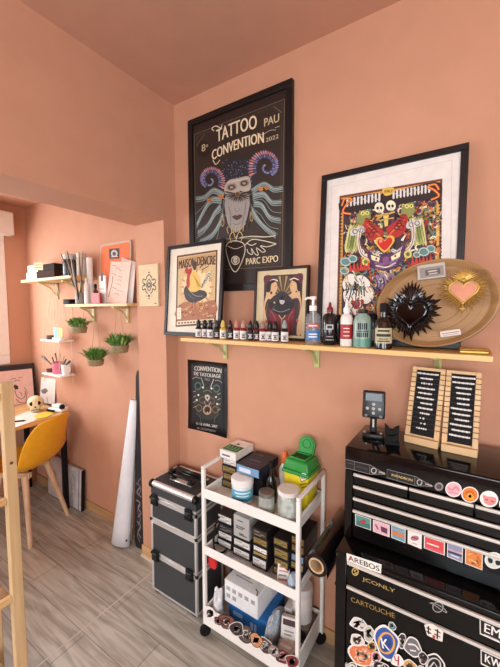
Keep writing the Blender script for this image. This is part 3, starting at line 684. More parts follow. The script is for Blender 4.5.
for u in (223, 252): a.ell(u, 222 if u < 240 else 217, 2.0, 5, '#8c7452').up().ell(u, 223 if u < 240 else 218, 1.1, 2.6, '#4a3c30')
# collar, heart and hand
for k in range(5): a.line([(229 + k * 3.6, 234 - k * .6), (227.5 + k * 4.2, 229 - k * .8), (229.5 + k * 4.2, 226.5 - k * .7)], .8, '#b89b62', sm=4)
a.up().poly([(226.5, 250), (228.5, 243.5), (235, 241), (244, 243.5), (245.5, 252), (241, 265), (236, 272), (231, 266)], '#2a1f1c', sm=4)
a.up().line([(226.5, 250), (228.5, 243.5), (235, 241), (244, 243.5), (245.5, 252), (241, 265), (236, 272), (231, 266)], .9, '#d8cdb2', sm=4, closed=True)
a.line([(232, 243), (230.5, 236), (234, 232), (236, 238), (240, 232), (243, 236), (241, 243)], .9, '#c7a565', sm=4).line([(236, 242), (238, 236)], .8, '#d8cdb2').line([(228, 246), (236, 249), (244, 246)], .5, '#d8cdb2', sm=4)
a.ell(236, 260.5, 4.2, 4.6, '#d8cdb2').up().ell(236, 260.5, 3.4, 3.8, '#3a2320').up().poly([(234, 258), (236, 257), (238, 258), (238, 262), (236, 264.5), (234, 262)], '#cbbfa6').poly([(235.2, 259.5), (236.8, 259.5), (236, 262.5)], '#3a2320')
for pl in ([(245, 246), (252, 240), (262, 240.5), (277, 244)], [(277, 244), (268, 247), (261, 246), (266, 251), (263, 252.5)], [(263, 252.5), (257, 248), (259, 255), (255.5, 254), (252, 248.5), (253, 254.5), (249, 253), (247.5, 249)], [(247, 243), (252, 245.5), (257, 243.5)], [(240, 238), (252, 236.5), (266, 237), (276, 236)]): a.line(pl, .8, '#d8cdb2', sm=4)
a.text('PARC EXPO', (246.6, 264.8), (278.4, 261.8), 6.2, '#d8c49c', bold=.012)
a.done('print', t, 'dark poster print with cream lettering')

# --- wide white-mounted picture standing on the shelf, leaning
SZ = 1.338
t, a = frame('framed_print', 'large black framed print in a white mount with a red heart, standing on the shelf', 'picture', -.275, 1.300, SZ, .497, .666, .022, .02, 4, FB, mat('#dcd3cb', .6))
DK, OR, RD, GN, CM = '#241a22', '#c4682f', '#b02a26', '#8d9a52', '#e6dcc0'
a.line([(331.5, 187), (452, 160), (450, 300), (329, 310)], .6, '#c2b8b0', closed=True)
a.poly([(339.6, 196), (442.4, 178.6), (440, 330), (336, 340)], '#6a3a1e')
a.up().poly([(341.6, 198), (440.2, 181.2), (438, 330), (338.4, 340)], '#d09a4a')
for k in range(38):
    a.poly([(339.6 - .04 * k, 208 + 3.4 * k), (342.6 - .04 * k, 207.6 + 3.4 * k), (342.6 - .04 * k, 209.3 + 3.4 * k), (339.6 - .04 * k, 209.7 + 3.4 * k)], '#33221a').poly([(438.8, 192 + 3.5 * k), (441.8, 191.6 + 3.5 * k), (441.8, 193.2 + 3.5 * k), (438.8, 193.6 + 3.5 * k)], '#33221a') if k < 30 else None
a.up().poly([(343.5, 211), (436.5, 196), (434, 330), (341, 338)], '#3b2a33')
a.up(); s0 = (a.p(390, 192).x + a.p(386.5, 330).x) / 2
PAL = ('#e3d8ba', '#c9953c', '#a8291f', '#7d8a45', '#5d7d79', '#17111a', '#17111a', '#d8c27a', '#6b2f52', '#c4682f')
for k in range(420):
    u = 345 + rn.random() * 42; v = 208 + rn.random() * 112; cc = rn.choice(PAL); w_ = 1.0 + rn.random() * 1.7
    pl = [Vector((u, v))]; an = rn.random() * 6.28; cv_ = (rn.random() - .5) * 1.6
    for q_ in range(5): pl.append(pl[-1] + Vector((math.cos(an), math.sin(an))) * 1.35); an += cv_
    L0 = [a.p(*q_) for q_ in pl]
    for mir in (0, 1):
        P_ = [Vector((2 * s0 - q_.x, q_.y)) if mir else q_ for q_ in L0]
        if max(abs(q_.x - s0) for q_ in P_) > .168: continue
        y_ = a.y - a.step * a.L; vs = []; hw_ = w_ * .0021
        for q_ in range(len(P_)):
            tt = (P_[min(q_ + 1, 5)] - P_[max(q_ - 1, 0)]).normalized(); nn = Vector((-tt.y, tt.x)) * hw_ * (1 - .12 * q_); vs += [(P_[q_].x + nn.x, y_, P_[q_].y + nn.y), (P_[q_].x - nn.x, y_, P_[q_].y - nn.y)]
        a.b.add(vs, [(2 * q_, 2 * q_ + 1, 2 * q_ + 3, 2 * q_ + 2) for q_ in range(5)], mat(cc, .55, noise=.05, scale=60))
a.up().poly([(341, 200), (366, 194.5), (391, 192), (416, 186), (440, 182.5), (439.5, 200), (418, 201), (392, 206.5), (366, 209.5), (342, 213)], '#2a1c1a', sm=3)
a.up()
for k in range(24):      # blackletter style strokes on the ribbon
    if 10 <= k <= 12: continue
    u = 346.5 + k * 3.55; v = 202.4 - (u - 346.5) * .172
    a.poly([(u, v - 3.2), (u + 1.1, v - 4.2), (u + 2.0, v - 3.0), (u + 1.9, v + 3.8), (u + .9, v + 5), (u, v + 4)], '#d8d2cc').line([(u + 1.5, v + (k % 3 - 1) * 2.4), (u + 3.3, v + (k % 3 - 1) * 2.4 - .9)], .8, '#c9c2c0')
a.poly([(382, 190), (386, 188), (391, 187), (394, 188.5), (393.5, 193), (389, 195.5), (384.5, 195.5)], '#d8b24a', sm=2).up().text('PAU', (384.6, 193.6), (392, 192.4), 3.2, '#5b2418', bold=.03)
for pl in ([(342, 206), (345, 199), (352, 199.5), (347, 204), (343, 212), (350, 214)], [(439, 190), (435, 184.5), (428, 187), (434, 190), (439, 196), (431, 200)]): a.line(pl, 2.2, '#c8452a', sm=5).up().line(pl, .7, '#eab04a', sm=5)
# two cream skulls under the banner
a.up()
for u, v in ((379.5, 208), (391, 206)):
    a.ell(u, v, 4.9, 5.4, CM).up().ell(u - 1.7, v + .4, 1.3, 1.6, DK).ell(u + 1.7, v + .2, 1.3, 1.6, DK).poly([(u - .5, v + 3.2), (u + .5, v + 3.2), (u, v + 1.9)], DK).line([(u - 2, v + 4.6), (u + 2, v + 4.4)], .5, DK); a.L -= 1
# frogs / parrots and ruffled wings at both sides
for sg, u0, v0 in ((-1, 364, 218), (1, 408, 211)):
    a.poly([(u0 - 5 * 1, v0 - 5), (u0 + 4, v0 - 8), (u0 + 7, v0 - 1), (u0 + 3, v0 + 6), (u0 - 6, v0 + 5)], '#87894a', sm=4).up().ell(u0 - 1, v0 - 4.5, 2.2, 2.2, '#d8cf6c').ell(u0 + 3.4, v0 - 4.8, 2, 2, '#d8cf6c').up().ell(u0 - 1, v0 - 4.5, .8, .9, DK).ell(u0 + 3.4, v0 - 4.8, .8, .9, DK); a.L -= 2
    for k in range(5):
        b0 = u0 + sg * (3 + k * 2.6)
        a.poly([(b0 - 1.6, v0 + 10), (b0 + 1.6, v0 + 9), (b0 + sg * 4 + 1.4, v0 + 30 + k), (b0 + sg * 4 - 1.8, v0 + 34 - k)], ['#a3a860', '#c9c481', '#8d9a52'][k % 3], sm=3)
        a.up().line([(b0, v0 + 11), (b0 + sg * 3.6, v0 + 31)], .5, '#3c4526'); a.L -= 1
    a.up().poly([(u0 + sg * 6 - 7, v0 + 12), (u0 + sg * 6 + 6, v0 + 9), (u0 + sg * 6 + 7, v0 + 14), (u0 + sg * 6 - 6, v0 + 18)], '#cfc8c4', sm=3).up().ring(u0 + sg * 6 - 2.6, v0 + 13.8, 2.2, 2.2, .8, '#494350').ring(u0 + sg * 6 + 3.2, v0 + 12.4, 2.2, 2.2, .8, '#494350'); a.L -= 2
# red plumage and snakes around the heart
a.up()
for pl in ([(384, 232), (374, 224), (366, 218), (364, 228), (368, 238), (376, 240)], [(386, 230), (395, 222), (406, 214), (407, 226), (402, 235), (393, 238)]): a.poly(pl, '#a92a23', sm=4)
a.up()
for k in range(4): a.line([(367 + k * 2.4, 224 + k * 2), (372 + k * 2, 229 + k * 1.6), (378 + k, 235 + k * .6)], .6, '#e2764a', sm=3).line([(405 - k * 2.6, 220 + k * 2.2), (398 - k * 2, 227 + k * 1.6), (392 - k, 233 + k)], .6, '#e2764a', sm=3)
for k in range(4): a.ring(374 - k * 2.4, 231 + (k % 2) * 4, 2.2, 2.4, .7, '#5c1512').ring(397 + k * 2.3, 228 - (k % 2) * 4, 2.2, 2.4, .7, '#5c1512')
a.line([(376, 216), (386, 215), (395, 212)], 1.6, '#cfa548').line([(379, 221), (386, 219.5), (394, 218)], 1.2, '#cfa548').poly([(383, 214), (389, 213), (388, 226), (385, 227)], '#dcbc68')
for pl in ([(362, 226), (359, 240), (362, 254), (372, 258), (380, 252)], [(411, 219), (414, 232), (411, 246), (401, 253), (392, 250)]): a.line(pl, 3.0, '#d8cdbd', sm=5).up().line(pl, .8, '#7b5a6b', sm=5); a.L -= 1
# horned beast face
a.up().poly([(368, 250), (376, 255), (385, 253), (395, 252), (405, 244), (404, 258), (396, 267), (387, 271), (377, 269), (369, 262)], '#4a2a4c', sm=4)
a.up().poly([(371, 255), (380, 258), (379, 262), (372, 260)], '#e9dcb0').poly([(391, 257), (401, 251), (400, 257), (392, 261)], '#e9dcb0').up().ell(376.5, 259, 1.1, 1.2, '#8e2020').ell(395.5, 256.3, 1.1, 1.2, '#8e2020')
a.poly([(383, 258), (389, 257), (388.5, 264), (384, 265)], '#7d4a78', sm=3).line([(376, 265.5), (386, 267.5), (396, 263)], 1.2, '#e6dcc0', sm=4).line([(370, 251), (378, 256)], 1.0, '#8d5f8c').line([(403, 246), (394, 254)], 1.0, '#8d5f8c')
for pl in ([(369, 252), (362, 247), (360, 238)], [(404, 245), (410, 240), (411, 231)]): a.line(pl, 3, '#6a3f3f', sm=4, taper=True)
a.ell(366, 262, 4, 4, '#cfc06a').ell(408, 254.5, 4, 4, '#cfc06a').up().ell(366, 262, 2, 2, '#66662e').ell(408, 254.5, 2, 2, '#66662e')
for k in range(5):
    a.line([(374 + k * .8, 262 + k * 1.6), (379, 263 + k * 1.3), (384, 264 + k * 1.2)], .5, '#a47aa0', sm=3).line([(399 - k * .8, 258.6 + k * 1.6), (394, 260.6 + k * 1.3), (389.5, 262.6 + k * 1.2)], .5, '#a47aa0', sm=3)
    a.line([(372 + k * 1.6, 252 + k * .8), (374 + k * 1.6, 255 + k * .5)], .5, '#e6dcc0').line([(402 - k * 1.6, 247.4 + k * .9), (400.4 - k * 1.6, 251 + k * .6)], .5, '#e6dcc0')
for sx_ in (0, 1):
    for k in range(6): a.line([((366 + k * 1.6) if not sx_ else (406 - k * 1.6), (219 + k * 2.6) if not sx_ else (215.5 + k * 2.8)), ((371 + k * 1.4) if not sx_ else (401 - k * 1.5), (219.6 + k * 2.6) if not sx_ else (215 + k * 2.8))], .8, '#2a0f12')
# heart
hp = [(385, 252.5), (377.5, 246), (375.5, 241), (378, 237.8), (382, 237.8), (385, 240.5), (388, 237), (392, 235.8), (394.6, 238.6), (393.5, 243.5)]
a.up().poly(hp, '#e0b248', sm=5).up().poly([(385 + (u - 385) * .78, 244.5 + (v - 244.5) * .78) for u, v in hp], '#c2231f', sm=5).up().poly([(379.5, 240.5), (382, 239.6), (382.5, 242), (380, 243.4)], '#e88a74', sm=3)
# teal clouds, flames and the white tiger below
for u, v, r in ((346, 262, 6), (353, 259, 5), (345, 271, 5), (424, 252, 6), (431, 249, 5), (417, 255, 4)): a.ell(u, v, r, r * .8, '#5e827e').up().ring(u, v, r * .8, r * .62, .7, '#c5d2c4'); a.L -= 1
for k in range(6): a.poly([(349 + k * 3.6, 272 - k * .4), (350.6 + k * 3.6, 263 - (k % 2) * 3), (353 + k * 3.6, 272 - k * .4)], '#c23a2a').poly([(411 + k * 3.6, 266 - k * .5), (412.6 + k * 3.6, 256 - (k % 2) * 3), (415 + k * 3.6, 266 - k * .5)], '#c23a2a')
a.up()
for pl in ([(343, 282), (350, 274), (358, 278), (352, 286), (345, 290)], [(356, 277), (364, 276), (371, 284), (365, 289), (358, 284)], [(344, 292), (352, 290), (360, 293), (356, 301), (346, 303)], [(362, 290), (371, 288), (374, 297), (367, 304), (360, 300)], [(346, 305), (356, 303), (364, 308), (356, 315), (347, 313)]): a.poly(pl, '#ddd6c8', sm=4)
a.up()
for k in range(7): a.line([(346 + k * 3, 282 + (k % 3) * 2), (349 + k * 2.6, 289 + k), (346 + k * 3.2, 296 + (k % 2) * 4)], 1.2, '#2a2430', sm=3)
a.ell(352, 288, 2.4, 2, '#7fa19a').ell(362, 288, 2.4, 2, '#7fa19a').poly([(352, 301), (364, 300), (362, 308), (355, 309)], '#8a2a30', sm=3)
a.poly([(376, 276), (388, 273), (398, 278), (394, 287), (386, 291), (377, 286)], '#8c6f8e', sm=4).ell(381.5, 281, 3, 2.4, '#e0d7c6').ell(391.5, 279.6, 3, 2.4, '#e0d7c6').up().ell(381.5, 281, 1.2, 1.4, '#2f5a4a').ell(391.5, 279.6, 1.2, 1.4, '#2f5a4a').up()
for k in range(6): a.line([(375 + k * 4, 277 + (k % 2) * 3), (378 + k * 3.4, 284), (376 + k * 3.6, 291 - (k % 2) * 3)], 1.0, '#3b2c3c', sm=3)
for k in range(120):
    u = 344 + rn.random() * 82; v = 266 + rn.random() * 52
    a.line([(u, v), (u + 3 * rn.random(), v + 3), (u + 5 * rn.random() - 1, v + 6)], .9, rn.choice(('#c9a04a', '#e6dcc0', '#8e3028', '#506a68', '#1d151c')), sm=3)
a.done('print', t, 'colourful print on white')

# --- cockerel print
t, a = frame('framed_print', 'black framed cockerel print standing at the left end of the shelf', 'picture', -1.158, 1.245, SZ, .374, .462, .018, .016, 5, FB, mat('#d9cdb9', .6))
a.poly([(177, 255.8), (217.6, 249.7), (215.8, 324.2), (175.6, 327)], '#5a3a26')
a.up().poly([(178.4, 257.4), (216.2, 251.6), (214.6, 318), (177.2, 321)], '#c7a878')
a.up().poly([(178.3, 258.5), (216, 252.5), (215.5, 263), (178.3, 269)], '#b98f62')
a.up().text('MAISON DENCRE', (178.8, 269.2), (215.2, 264.6), 8.4, '#33201a', arc=.12, bold=.012)
a.ell(197, 287, 15, 17, '#dcc495').up()
for k in range(16):
    th = 2 * PI * k / 16; a.poly([(197 + 13 * math.cos(th - .09), 287 + 15 * math.sin(th - .09)), (197 + 18 * math.cos(th), 287 + 21 * math.sin(th)), (197 + 13 * math.cos(th + .09), 287 + 15 * math.sin(th + .09))], '#c2875a')
a.poly([(178, 306), (190, 301), (203, 303), (215, 300), (214.6, 318), (177.3, 321)], '#9f6546', sm=2)
a.up()
for k in range(34): u = 178.5 + rn.random() * 34; v = 304 + rn.random() * 13; a.line([(u, v), (u + 1.5, v + 1.2), (u + 2.6, v - .5)], .6, rn.choice(('#e0a05a', '#8a3f26', '#d8c08a', '#5b3020')), sm=3)
a.poly([(184, 290), (188, 285), (195, 289), (205, 291), (207, 296), (200, 301), (193, 303), (186, 299)], '#37302e', sm=4)
a.up().poly([(188.5, 282), (192, 272), (196.5, 272), (200, 279), (201, 288), (195, 292), (189, 290)], '#d9b25c', sm=4)
a.up().poly([(185, 271), (187, 267), (189, 269.5), (191.5, 267.5), (192, 272), (190, 277), (190, 286), (187.5, 288), (186.5, 281), (187.5, 276)], '#a8302a', sm=3)
a.ell(189.6, 272.6, .6, .7, '#1d1513').poly([(184.6, 275), (187.5, 273.4), (187.6, 276)], '#d8b25a')
for k in range(7): a.line([(202, 289 - k * .8), (207 + k * .5, 281 - k * 1.6), (211.5 - k * .4, 276 + k * 1.1)], .9, ['#ece2c8', '#2c2522'][k % 2], sm=4)
for k in range(5): a.line([(193 + k * 1.4, 274 + k * 2.2), (196 + k * 1.3, 280 + k * 1.8), (198 + k, 287)], .5, '#9b7a34', sm=3)
a.line([(190, 291), (196, 296), (203, 296)], .7, '#8d8580', sm=3).line([(188, 294), (194, 299)], .6, '#6f6864')
a.line([(194, 302), (194, 308), (191.5, 309.5)], .8, '#c98f3c').line([(198, 301), (199, 307), (197, 309)], .8, '#c98f3c')
a.poly([(192.5, 262.6), (197, 262), (196, 270), (193.5, 269)], '#4a3226', sm=2).line([(200, 268), (206, 262)], 1.2, '#3a2a22').line([(202, 270), (209, 266)], .8, '#3a2a22')
a.poly([(177.6, 308), (181.4, 307.6), (181.3, 319), (177.4, 319.4)], '#e3d6bb').up().line([(178.6, 310), (180.5, 310)], .5, '#5a3a26').line([(178.6, 313), (180.5, 313)], .5, '#5a3a26').line([(178.6, 316), (180.5, 316)], .5, '#5a3a26')
a.poly([(177, 321.4), (214.6, 318.6), (214.5, 322.4), (176.9, 325.2)], '#d8c7a4').up()
for k in range(12): a.poly([(178.5 + k * 3, 322.6 - k * .22), (180.4 + k * 3, 322.45 - k * .22), (180.4 + k * 3, 323.9 - k * .22), (178.5 + k * 3, 324 - k * .22)], '#4a3226')
a.done('print', t, 'cockerel print in red and ochre')

# --- small print with two profiles
t, a = frame('framed_print', 'small brown framed print with two figures in profile, standing on the shelf behind ink bottles', 'picture', -.690, 1.290, SZ, .262, .312, .011, .016, 4, mat('#2c1714', .4), mat('#c5b48e', .6))
a.poly([(264.4, 275.8), (302.8, 273.6), (301, 336), (262.8, 334.5)], '#3a2a2c')
a.up()
for k in range(15):
    th = PI * (1.02 + .069 * k); a.poly([(283, 296), (283 + 17 * math.cos(th - .07), 294 + 18.5 * math.sin(th - .07)), (283 + 17 * math.cos(th + .07), 294 + 18.5 * math.sin(th + .07))], ['#9c8256', '#5a4833'][k % 2])
for pl in ([(264.4, 276), (272, 275.6), (275, 281), (268, 285), (264.2, 283)], [(302.7, 273.8), (296, 274.2), (292, 280), (299, 284), (302.5, 282)]): a.poly(pl, '#5b2a33', sm=3)
SKN = '#c9a27a'
a.up().poly([(270, 283), (276, 281), (277.5, 289), (275, 294), (281, 297), (276, 300), (268, 299), (265, 308), (267, 320), (268.5, 333), (264, 333), (263.6, 308), (265.6, 297)], SKN, sm=2)
a.poly([(298, 281), (292.5, 280), (290, 288), (292, 293), (287, 297), (292, 299), (298, 298), (300.6, 307), (298, 320), (296.6, 334), (301, 334), (301.8, 307), (300.4, 296)], SKN, sm=2)
a.up().poly([(267, 292), (267.5, 283), (272, 280), (276, 281.5), (271.5, 284), (270.5, 291)], '#2a1a1a', sm=3).poly([(300, 291), (299.6, 282.5), (296, 279), (292.4, 280.4), (296.4, 283), (297.4, 290)], '#2a1a1a', sm=3).line([(270, 281), (274, 279.4), (278, 281)], 1.0, '#e3d6c0', sm=3).line([(298.5, 280), (294, 278.2), (290, 280)], 1.0, '#e3d6c0', sm=3).line([(276.6, 286), (275.4, 286.4)], .5, '#5a2a22').line([(291, 285), (292.2, 285.4)], .5, '#5a2a22')
a.ell(271.3, 292.8, 1.2, 1.4, '#3a1d1c').ell(292.5, 300, .8, .9, '#7b3a30').ell(296.4, 291.6, .8, .9, '#3a1d1c').ell(266.5, 321.5, 1.3, 1.5, '#b5453a').ell(297.5, 320.5, 1.3, 1.5, '#b5453a')
a.ell(281.5, 305, 12.5, 11.5, '#211c1e').up().poly([(269.5, 302), (277, 294), (282, 291), (288, 294.5), (294, 303), (282, 300)], '#2f2a2c', sm=3)
a.ell(282.2, 300.2, 2.7, 4.2, '#b9b4b2').up().ell(281.4, 299.4, .5, .5, '#2a2627', n=8).ell(283.2, 299.4, .5, .5, '#2a2627', n=8).line([(281.2, 302.3), (283.2, 302.3)], .4, '#4a4445').line([(279.5, 297.4), (282, 295.6), (285, 297.4)], .9, '#2a2627', sm=3)
a.ell(274.6, 302.6, 1, 1, '#b79c58').line([(273, 309), (281, 312), (290, 309)], .7, '#7f7778', sm=4).line([(276, 305), (272, 310), (275, 315)], .5, '#5d5658', sm=3)
a.poly([(269.3, 308), (276, 314), (281, 316), (281, 327), (278.5, 334), (273.5, 333), (270.5, 322)], '#6b1f26', sm=3).poly([(294.6, 307), (289, 314), (284, 316.5), (284, 327), (287, 334), (291, 333.5), (294, 321)], '#6b1f26', sm=3)
a.up().line([(271, 311), (275.5, 319), (276, 331)], .8, '#a24a45', sm=4).line([(293, 311), (288.5, 319), (288.5, 331)], .8, '#a24a45', sm=4).line([(279, 315), (282.3, 319), (285.5, 315)], .9, '#b79c78', sm=4).line([(282, 319), (281.5, 332)], 1.6, '#8b7a5c')
a.line([(267.5, 303), (266.5, 314)], .5, '#8a5a40').line([(299, 303), (299.6, 314)], .5, '#8a5a40')
a.done('print', t, 'print of two figures in maroon and gold')

# --- unframed black poster pinned low on the wall
t = thing('wall_poster', 'unframed black poster of a tattoo convention pinned below the shelf', 'poster', (-1.162, YB - .0015, .812))
vs = []; fs = []; nx, nz = 8, 8; W2, HP = .136, .385
for j in range(nz + 1):
    for i in range(nx + 1):
        x = -W2 + 2 * W2 * i / nx; z = HP * j / nz
        cu = .010 * max(0, 1 - j / 2.5) * (abs(x) / W2) ** 2 * (1 if x > 0 else .6)
        vs.append((x, -.0025 - cu, z))
for j in range(nz):
    for i in range(nx): k = j * (nx + 1) + i; fs.append((k, k + 1, k + nx + 2, k + nx + 1))
o = MB().add(vs, fs, mat('#131113', .42, noise=.1)).build('sheet', t); md = o.modifiers.new('thick', 'SOLIDIFY'); md.thickness = .0006
a = Art(t, -.0035, step=.00012); CC = '#b9b2a6'
a.text('CONVENTION', (194.4, 370.6), (221.2, 373.2), 4.4, CC, arc=.15, bold=.015).text('DE TATOUAGE', (194, 374.9), (220.5, 378.0), 3.4, CC, arc=-.1, bold=.015)
a.line([(192.5, 379), (196, 377), (200, 378.4)], .4, CC, sm=3).line([(222, 383), (219, 380.5), (215, 380.4)], .4, CC, sm=3).text('PAU', (204.8, 380.6), (209.7, 381.1), 2.8, '#8a8a86')
for (p, q) in (((201, 377.5), (204, 386)), ((213.8, 379), (210.6, 387))): a.line([p, q], .8, CC)
a.poly([(193, 395), (200, 388), (208, 387), (216, 389), (222, 396), (220, 410), (214, 418), (207, 420), (200, 417), (195, 408)], '#2a2c28', sm=4)
a.up().ring(198, 386, 3, 3.4, 1.4, '#46625d').ring(216.5, 388.5, 3, 3.4, 1.4, '#46625d').ring(199, 408, 2.8, 3.2, .9, '#7c5e3c').ring(215.5, 409.6, 2.8, 3.2, .9, '#7c5e3c').ring(202.5, 400, 3, 3, .9, '#6d5a44').ring(211.5, 401, 3, 3, .9, '#6d5a44')
for u, v in ((198.4, 395), (203, 387.4), (211.5, 388.4), (216, 397), (196.8, 400), (217.2, 404)): a.ell(u, v, 1.0, 1.1, '#d8d3b8', n=10)
a.up().poly([(204.6, 396), (207.4, 394.5), (210.2, 396.6), (207.6, 401.5)], '#b9b0a2', sm=2).up().poly([(206.2, 396.6), (208.6, 396.8), (207.5, 399.6)], '#1c191a')
a.line([(204, 401), (206, 405), (209, 405), (211, 401.6)], .8, '#9d8f7c', sm=3).ring(207.3, 409.8, 3.6, 4.2, 1.5, '#b98f74').up().ell(207.3, 410.2, 1.6, 2.0, '#2a1c1a').ell(207.4, 412.2, .7, .8, '#d5cfc4')
a.line([(203, 392), (207.5, 390), (212, 392.8)], .9, '#6d6a48', sm=3).line([(196, 413), (200, 417), (201, 422)], 1.2, '#3f4a3d', sm=3).line([(219, 414), (215, 418), (214.5, 423)], 1.2, '#3f4a3d', sm=3)
for k in range(8): a.line([(193.4 + (k % 2) * 24, 392 + k * 2.6), (196 + (k % 2) * 24.5, 390.6 + k * 2.6)], .7, '#8f9490')
a.text('11 12 AVRIL 2025', (196.4, 424.5), (217.6, 427.9), 2.5, CC, bold=.01).text('PARC DES EXPOSITIONS', (195.4, 428.6), (218.4, 432.8), 2.1, '#8f8a82')
a.done('print', t, 'pale lettering and ornament')

# --- small canvas on the opening jamb
t = thing('canvas_print', 'small cream canvas with black ornament on the wall edge beside the cockerel print', 'picture', (-1.488, 1.2695, 1.488))
MB().box(-.078, .078, -.012, 0, 0, .228, mat('#d3bd97', .8, noise=.08, scale=14), .001).build('canvas', t)
a = Art(t, -.0121); O = '#241c1c'
a.poly([(140.5, 266), (157.8, 265.2), (158.2, 277), (141, 277.5)], '#c9ae84') if False else None
for sx in (-1, 1):
    U = lambda d: 149.1 + sx * d
    a.line([(U(0), 274.5), (U(2.4), 277), (U(3.4), 280), (U(5.8), 279), (U(6.2), 282.5), (U(3.6), 284.5)], 1.1, O, sm=4).line([(U(3.4), 284.5), (U(6.6), 286.5), (U(6.2), 290), (U(3.6), 288.8), (U(3.2), 291.5), (U(1.4), 293.6)], 1.1, O, sm=4)
    a.line([(U(0), 279), (U(2), 282), (U(2.6), 285.4), (U(1.4), 289), (U(0), 291)], 1.0, O, sm=4).line([(U(4.6), 283.6), (U(4.2), 286.2)], .8, O)
a.up().ell(149.1, 285, 1.9, 2.8, O).up().ell(149.1, 285, .8, 1.3, '#d3bd97').ell(149.1, 272.6, .7, 1, O, n=10).ell(149.1, 295.8, 1.0, 1.3, O, n=10).ell(149.1, 298.6, .6, .8, O, n=10).ell(146.2, 296, .5, .6, O, n=10).ell(152, 296, .5, .6, O, n=10).line([(154.3, 303.4), (156.6, 303.3)], .7, O)
a.done('print', t, 'black ornament')

# --- long shelf on the back wall
BR2 = mat('#b7b878', .5)
shelf_unit('long pine wall shelf with green brackets carrying bottles and framed prints', -1.145, .055, 1.150, SZ, .017, (-1.035, -.545, -.093), .15, .10, col=wood('#d1a561', '#e8c584', 0, 7), bc=BR2)

# ink bottles
def ink(label, u, body, lab, cap, y=1.215, h=1.0, first=None):
    x = at(u, 343, y=y).x
    t = thing('ink_bottle', label, 'bottle', (x, y, SZ), (0, 0, math.atan2(-y, -x) + PI / 2), 'ink bottles in the row on the shelf')
    r = .0150
    MB().lathe([(r * .94, 0), (r, .002), (r, .044 * h), (r * .75, .050 * h), (r * .55, .053 * h)], mat(body, .22, coat=.3), seg=20).build('body', t)
    m = MB()
    vs = []; fs = []; n = 12
    for k in range(n + 1):
        an = -PI / 2 - 1.25 + 2.5 * k / n; vs += [((r + .0004) * math.cos(an), (r + .0004) * math.sin(an), .004), ((r + .0004) * math.cos(an), (r + .0004) * math.sin(an), .040 * h)]
    for k in range(n): fs.append((2 * k, 2 * k + 2, 2 * k + 3, 2 * k + 1))
    m.add(vs, fs, mat(lab, .6)); o = m.build('label', t)
    mk = MB(); q_ = r + .0008
    for k, (z0, z1, w0) in enumerate(((.010, .014, .55), (.016, .023, .3), (.025, .028, .6))):
        vs = []; fs = []
        for j in range(5): an = -PI / 2 + w0 * (-1 + j * .5); vs += [(q_ * math.cos(an), q_ * math.sin(an), z0), (q_ * math.cos(an), q_ * math.sin(an), z1)]
        for j in range(4): fs.append((2 * j, 2 * j + 2, 2 * j + 3, 2 * j + 1))
        mk.add(vs, fs, mat('#2b2527' if lab != '#1b1819' else '#d8d0c8', .6))
    mk.build('label_print', o)
    MB().lathe([(r * .66, .053 * h), (r * .70, .055 * h), (r * .68, .068 * h), (r * .5, .074 * h), (r * .3, .084 * h)], mat(cap, .35), seg=16).build('cap', t)
    return t
KB, KW = '#151314', '#ded8d2'
for i, (u, body, lab, cap, d) in enumerate((
    (198.8, '#1a1718', KW, '#19171a', 'black ink bottle with white label, first in the row from the left'),
    (205.0, '#171516', KW, '#19171a', 'black ink bottle with white label, second in the row from the left'),
    (210.6, '#151314', KW, '#222022', 'black ink bottle with white label, third in the row from the left'),
    (216.6, '#161415', '#1b1819', '#3a3638', 'black ink bottle with black label, just left of the yellow one'),
    (223.2, '#d3a91c', KW, '#cbb45a', 'yellow ink bottle with white label in the row on the shelf'),
    (230.2, '#2a1216', '#1b1819', '#34181c', 'very dark red ink bottle just right of the yellow one'),
    (236.8, '#8e2420', KW, '#b9776c', 'red ink bottle with white label and pink cap, two from the yellow one'),
    (243.4, '#8e1f20', KW, '#b48278', 'red ink bottle with white label and pink cap, three from the yellow one'),
    (250.2, '#1f1616', '#1b1819', '#2a2224', 'black ink bottle with dark label between two red ones'),
    (256.6, '#5f1c1a', '#1b1819', '#1b1819', 'dark red ink bottle with black cap right of the middle of the row'),
    (263.0, '#7d1c1f', KW, '#8f6f68', 'deep red ink bottle with white label and greyish cap'),
    (269.6, '#471820', KW, '#221b1d', 'dark plum ink bottle with white label next to the deep red one'),
    (275.2, '#1b181a', KW, '#1b1819', 'black ink bottle with white label in front of the small framed print'),
    (284.6, '#141213', KW, '#8f8f8c', 'black ink bottle with grey cap standing last in the row, alone at the right'))):
    ink(d, u, body, lab, cap, y=1.205 + (.012 if i in (1, 11) else 0), h=1.0 if i != 13 else 1.06)

# larger bottles
def spot(u, y): p = at(u, 345, y=y); return (p.x, y, SZ), math.atan2(-y, -p.x) + PI / 2
def wrap(m, r, z0, z1, half, mt, n=14):
    vs = []; fs = []
    for k in range(n + 1): an = -PI / 2 - half + 2 * half * k / n; vs += [(r * math.cos(an), r * math.sin(an), z0), (r * math.cos(an), r * math.sin(an), z1)]
    for k in range(n): fs.append((2 * k, 2 * k + 2, 2 * k + 3, 2 * k + 1))
    m.add(vs, fs, mt); return m
l, rz = spot(312.8, 1.215)
t = thing('pump_bottle', 'clear pump bottle with white pump and blue and red label on the shelf', 'bottle', l, (0, 0, rz))
MB().lathe([(.027, 0), (.030, .004), (.030, .098), (.024, .112), (.012, .119), (.012, .126)], glass('#eef2f3', .03, .16), seg=28).build('body', t, 'clear plastic body')
wrap(MB(), .0305, .062, .080, .8, mat('#b5544c', .5)).build('label', t, 'red label band'); o = wrap(MB(), .0305, .018, .052, .9, mat('#3f74b0', .5)).build('label', t, 'blue label band')
m = MB(); [wrap(m, .0309, z, z + .005, .55, mat('#dfe6ea', .5)) for z in (.026, .036, .068)]; m.build('label_print', o)
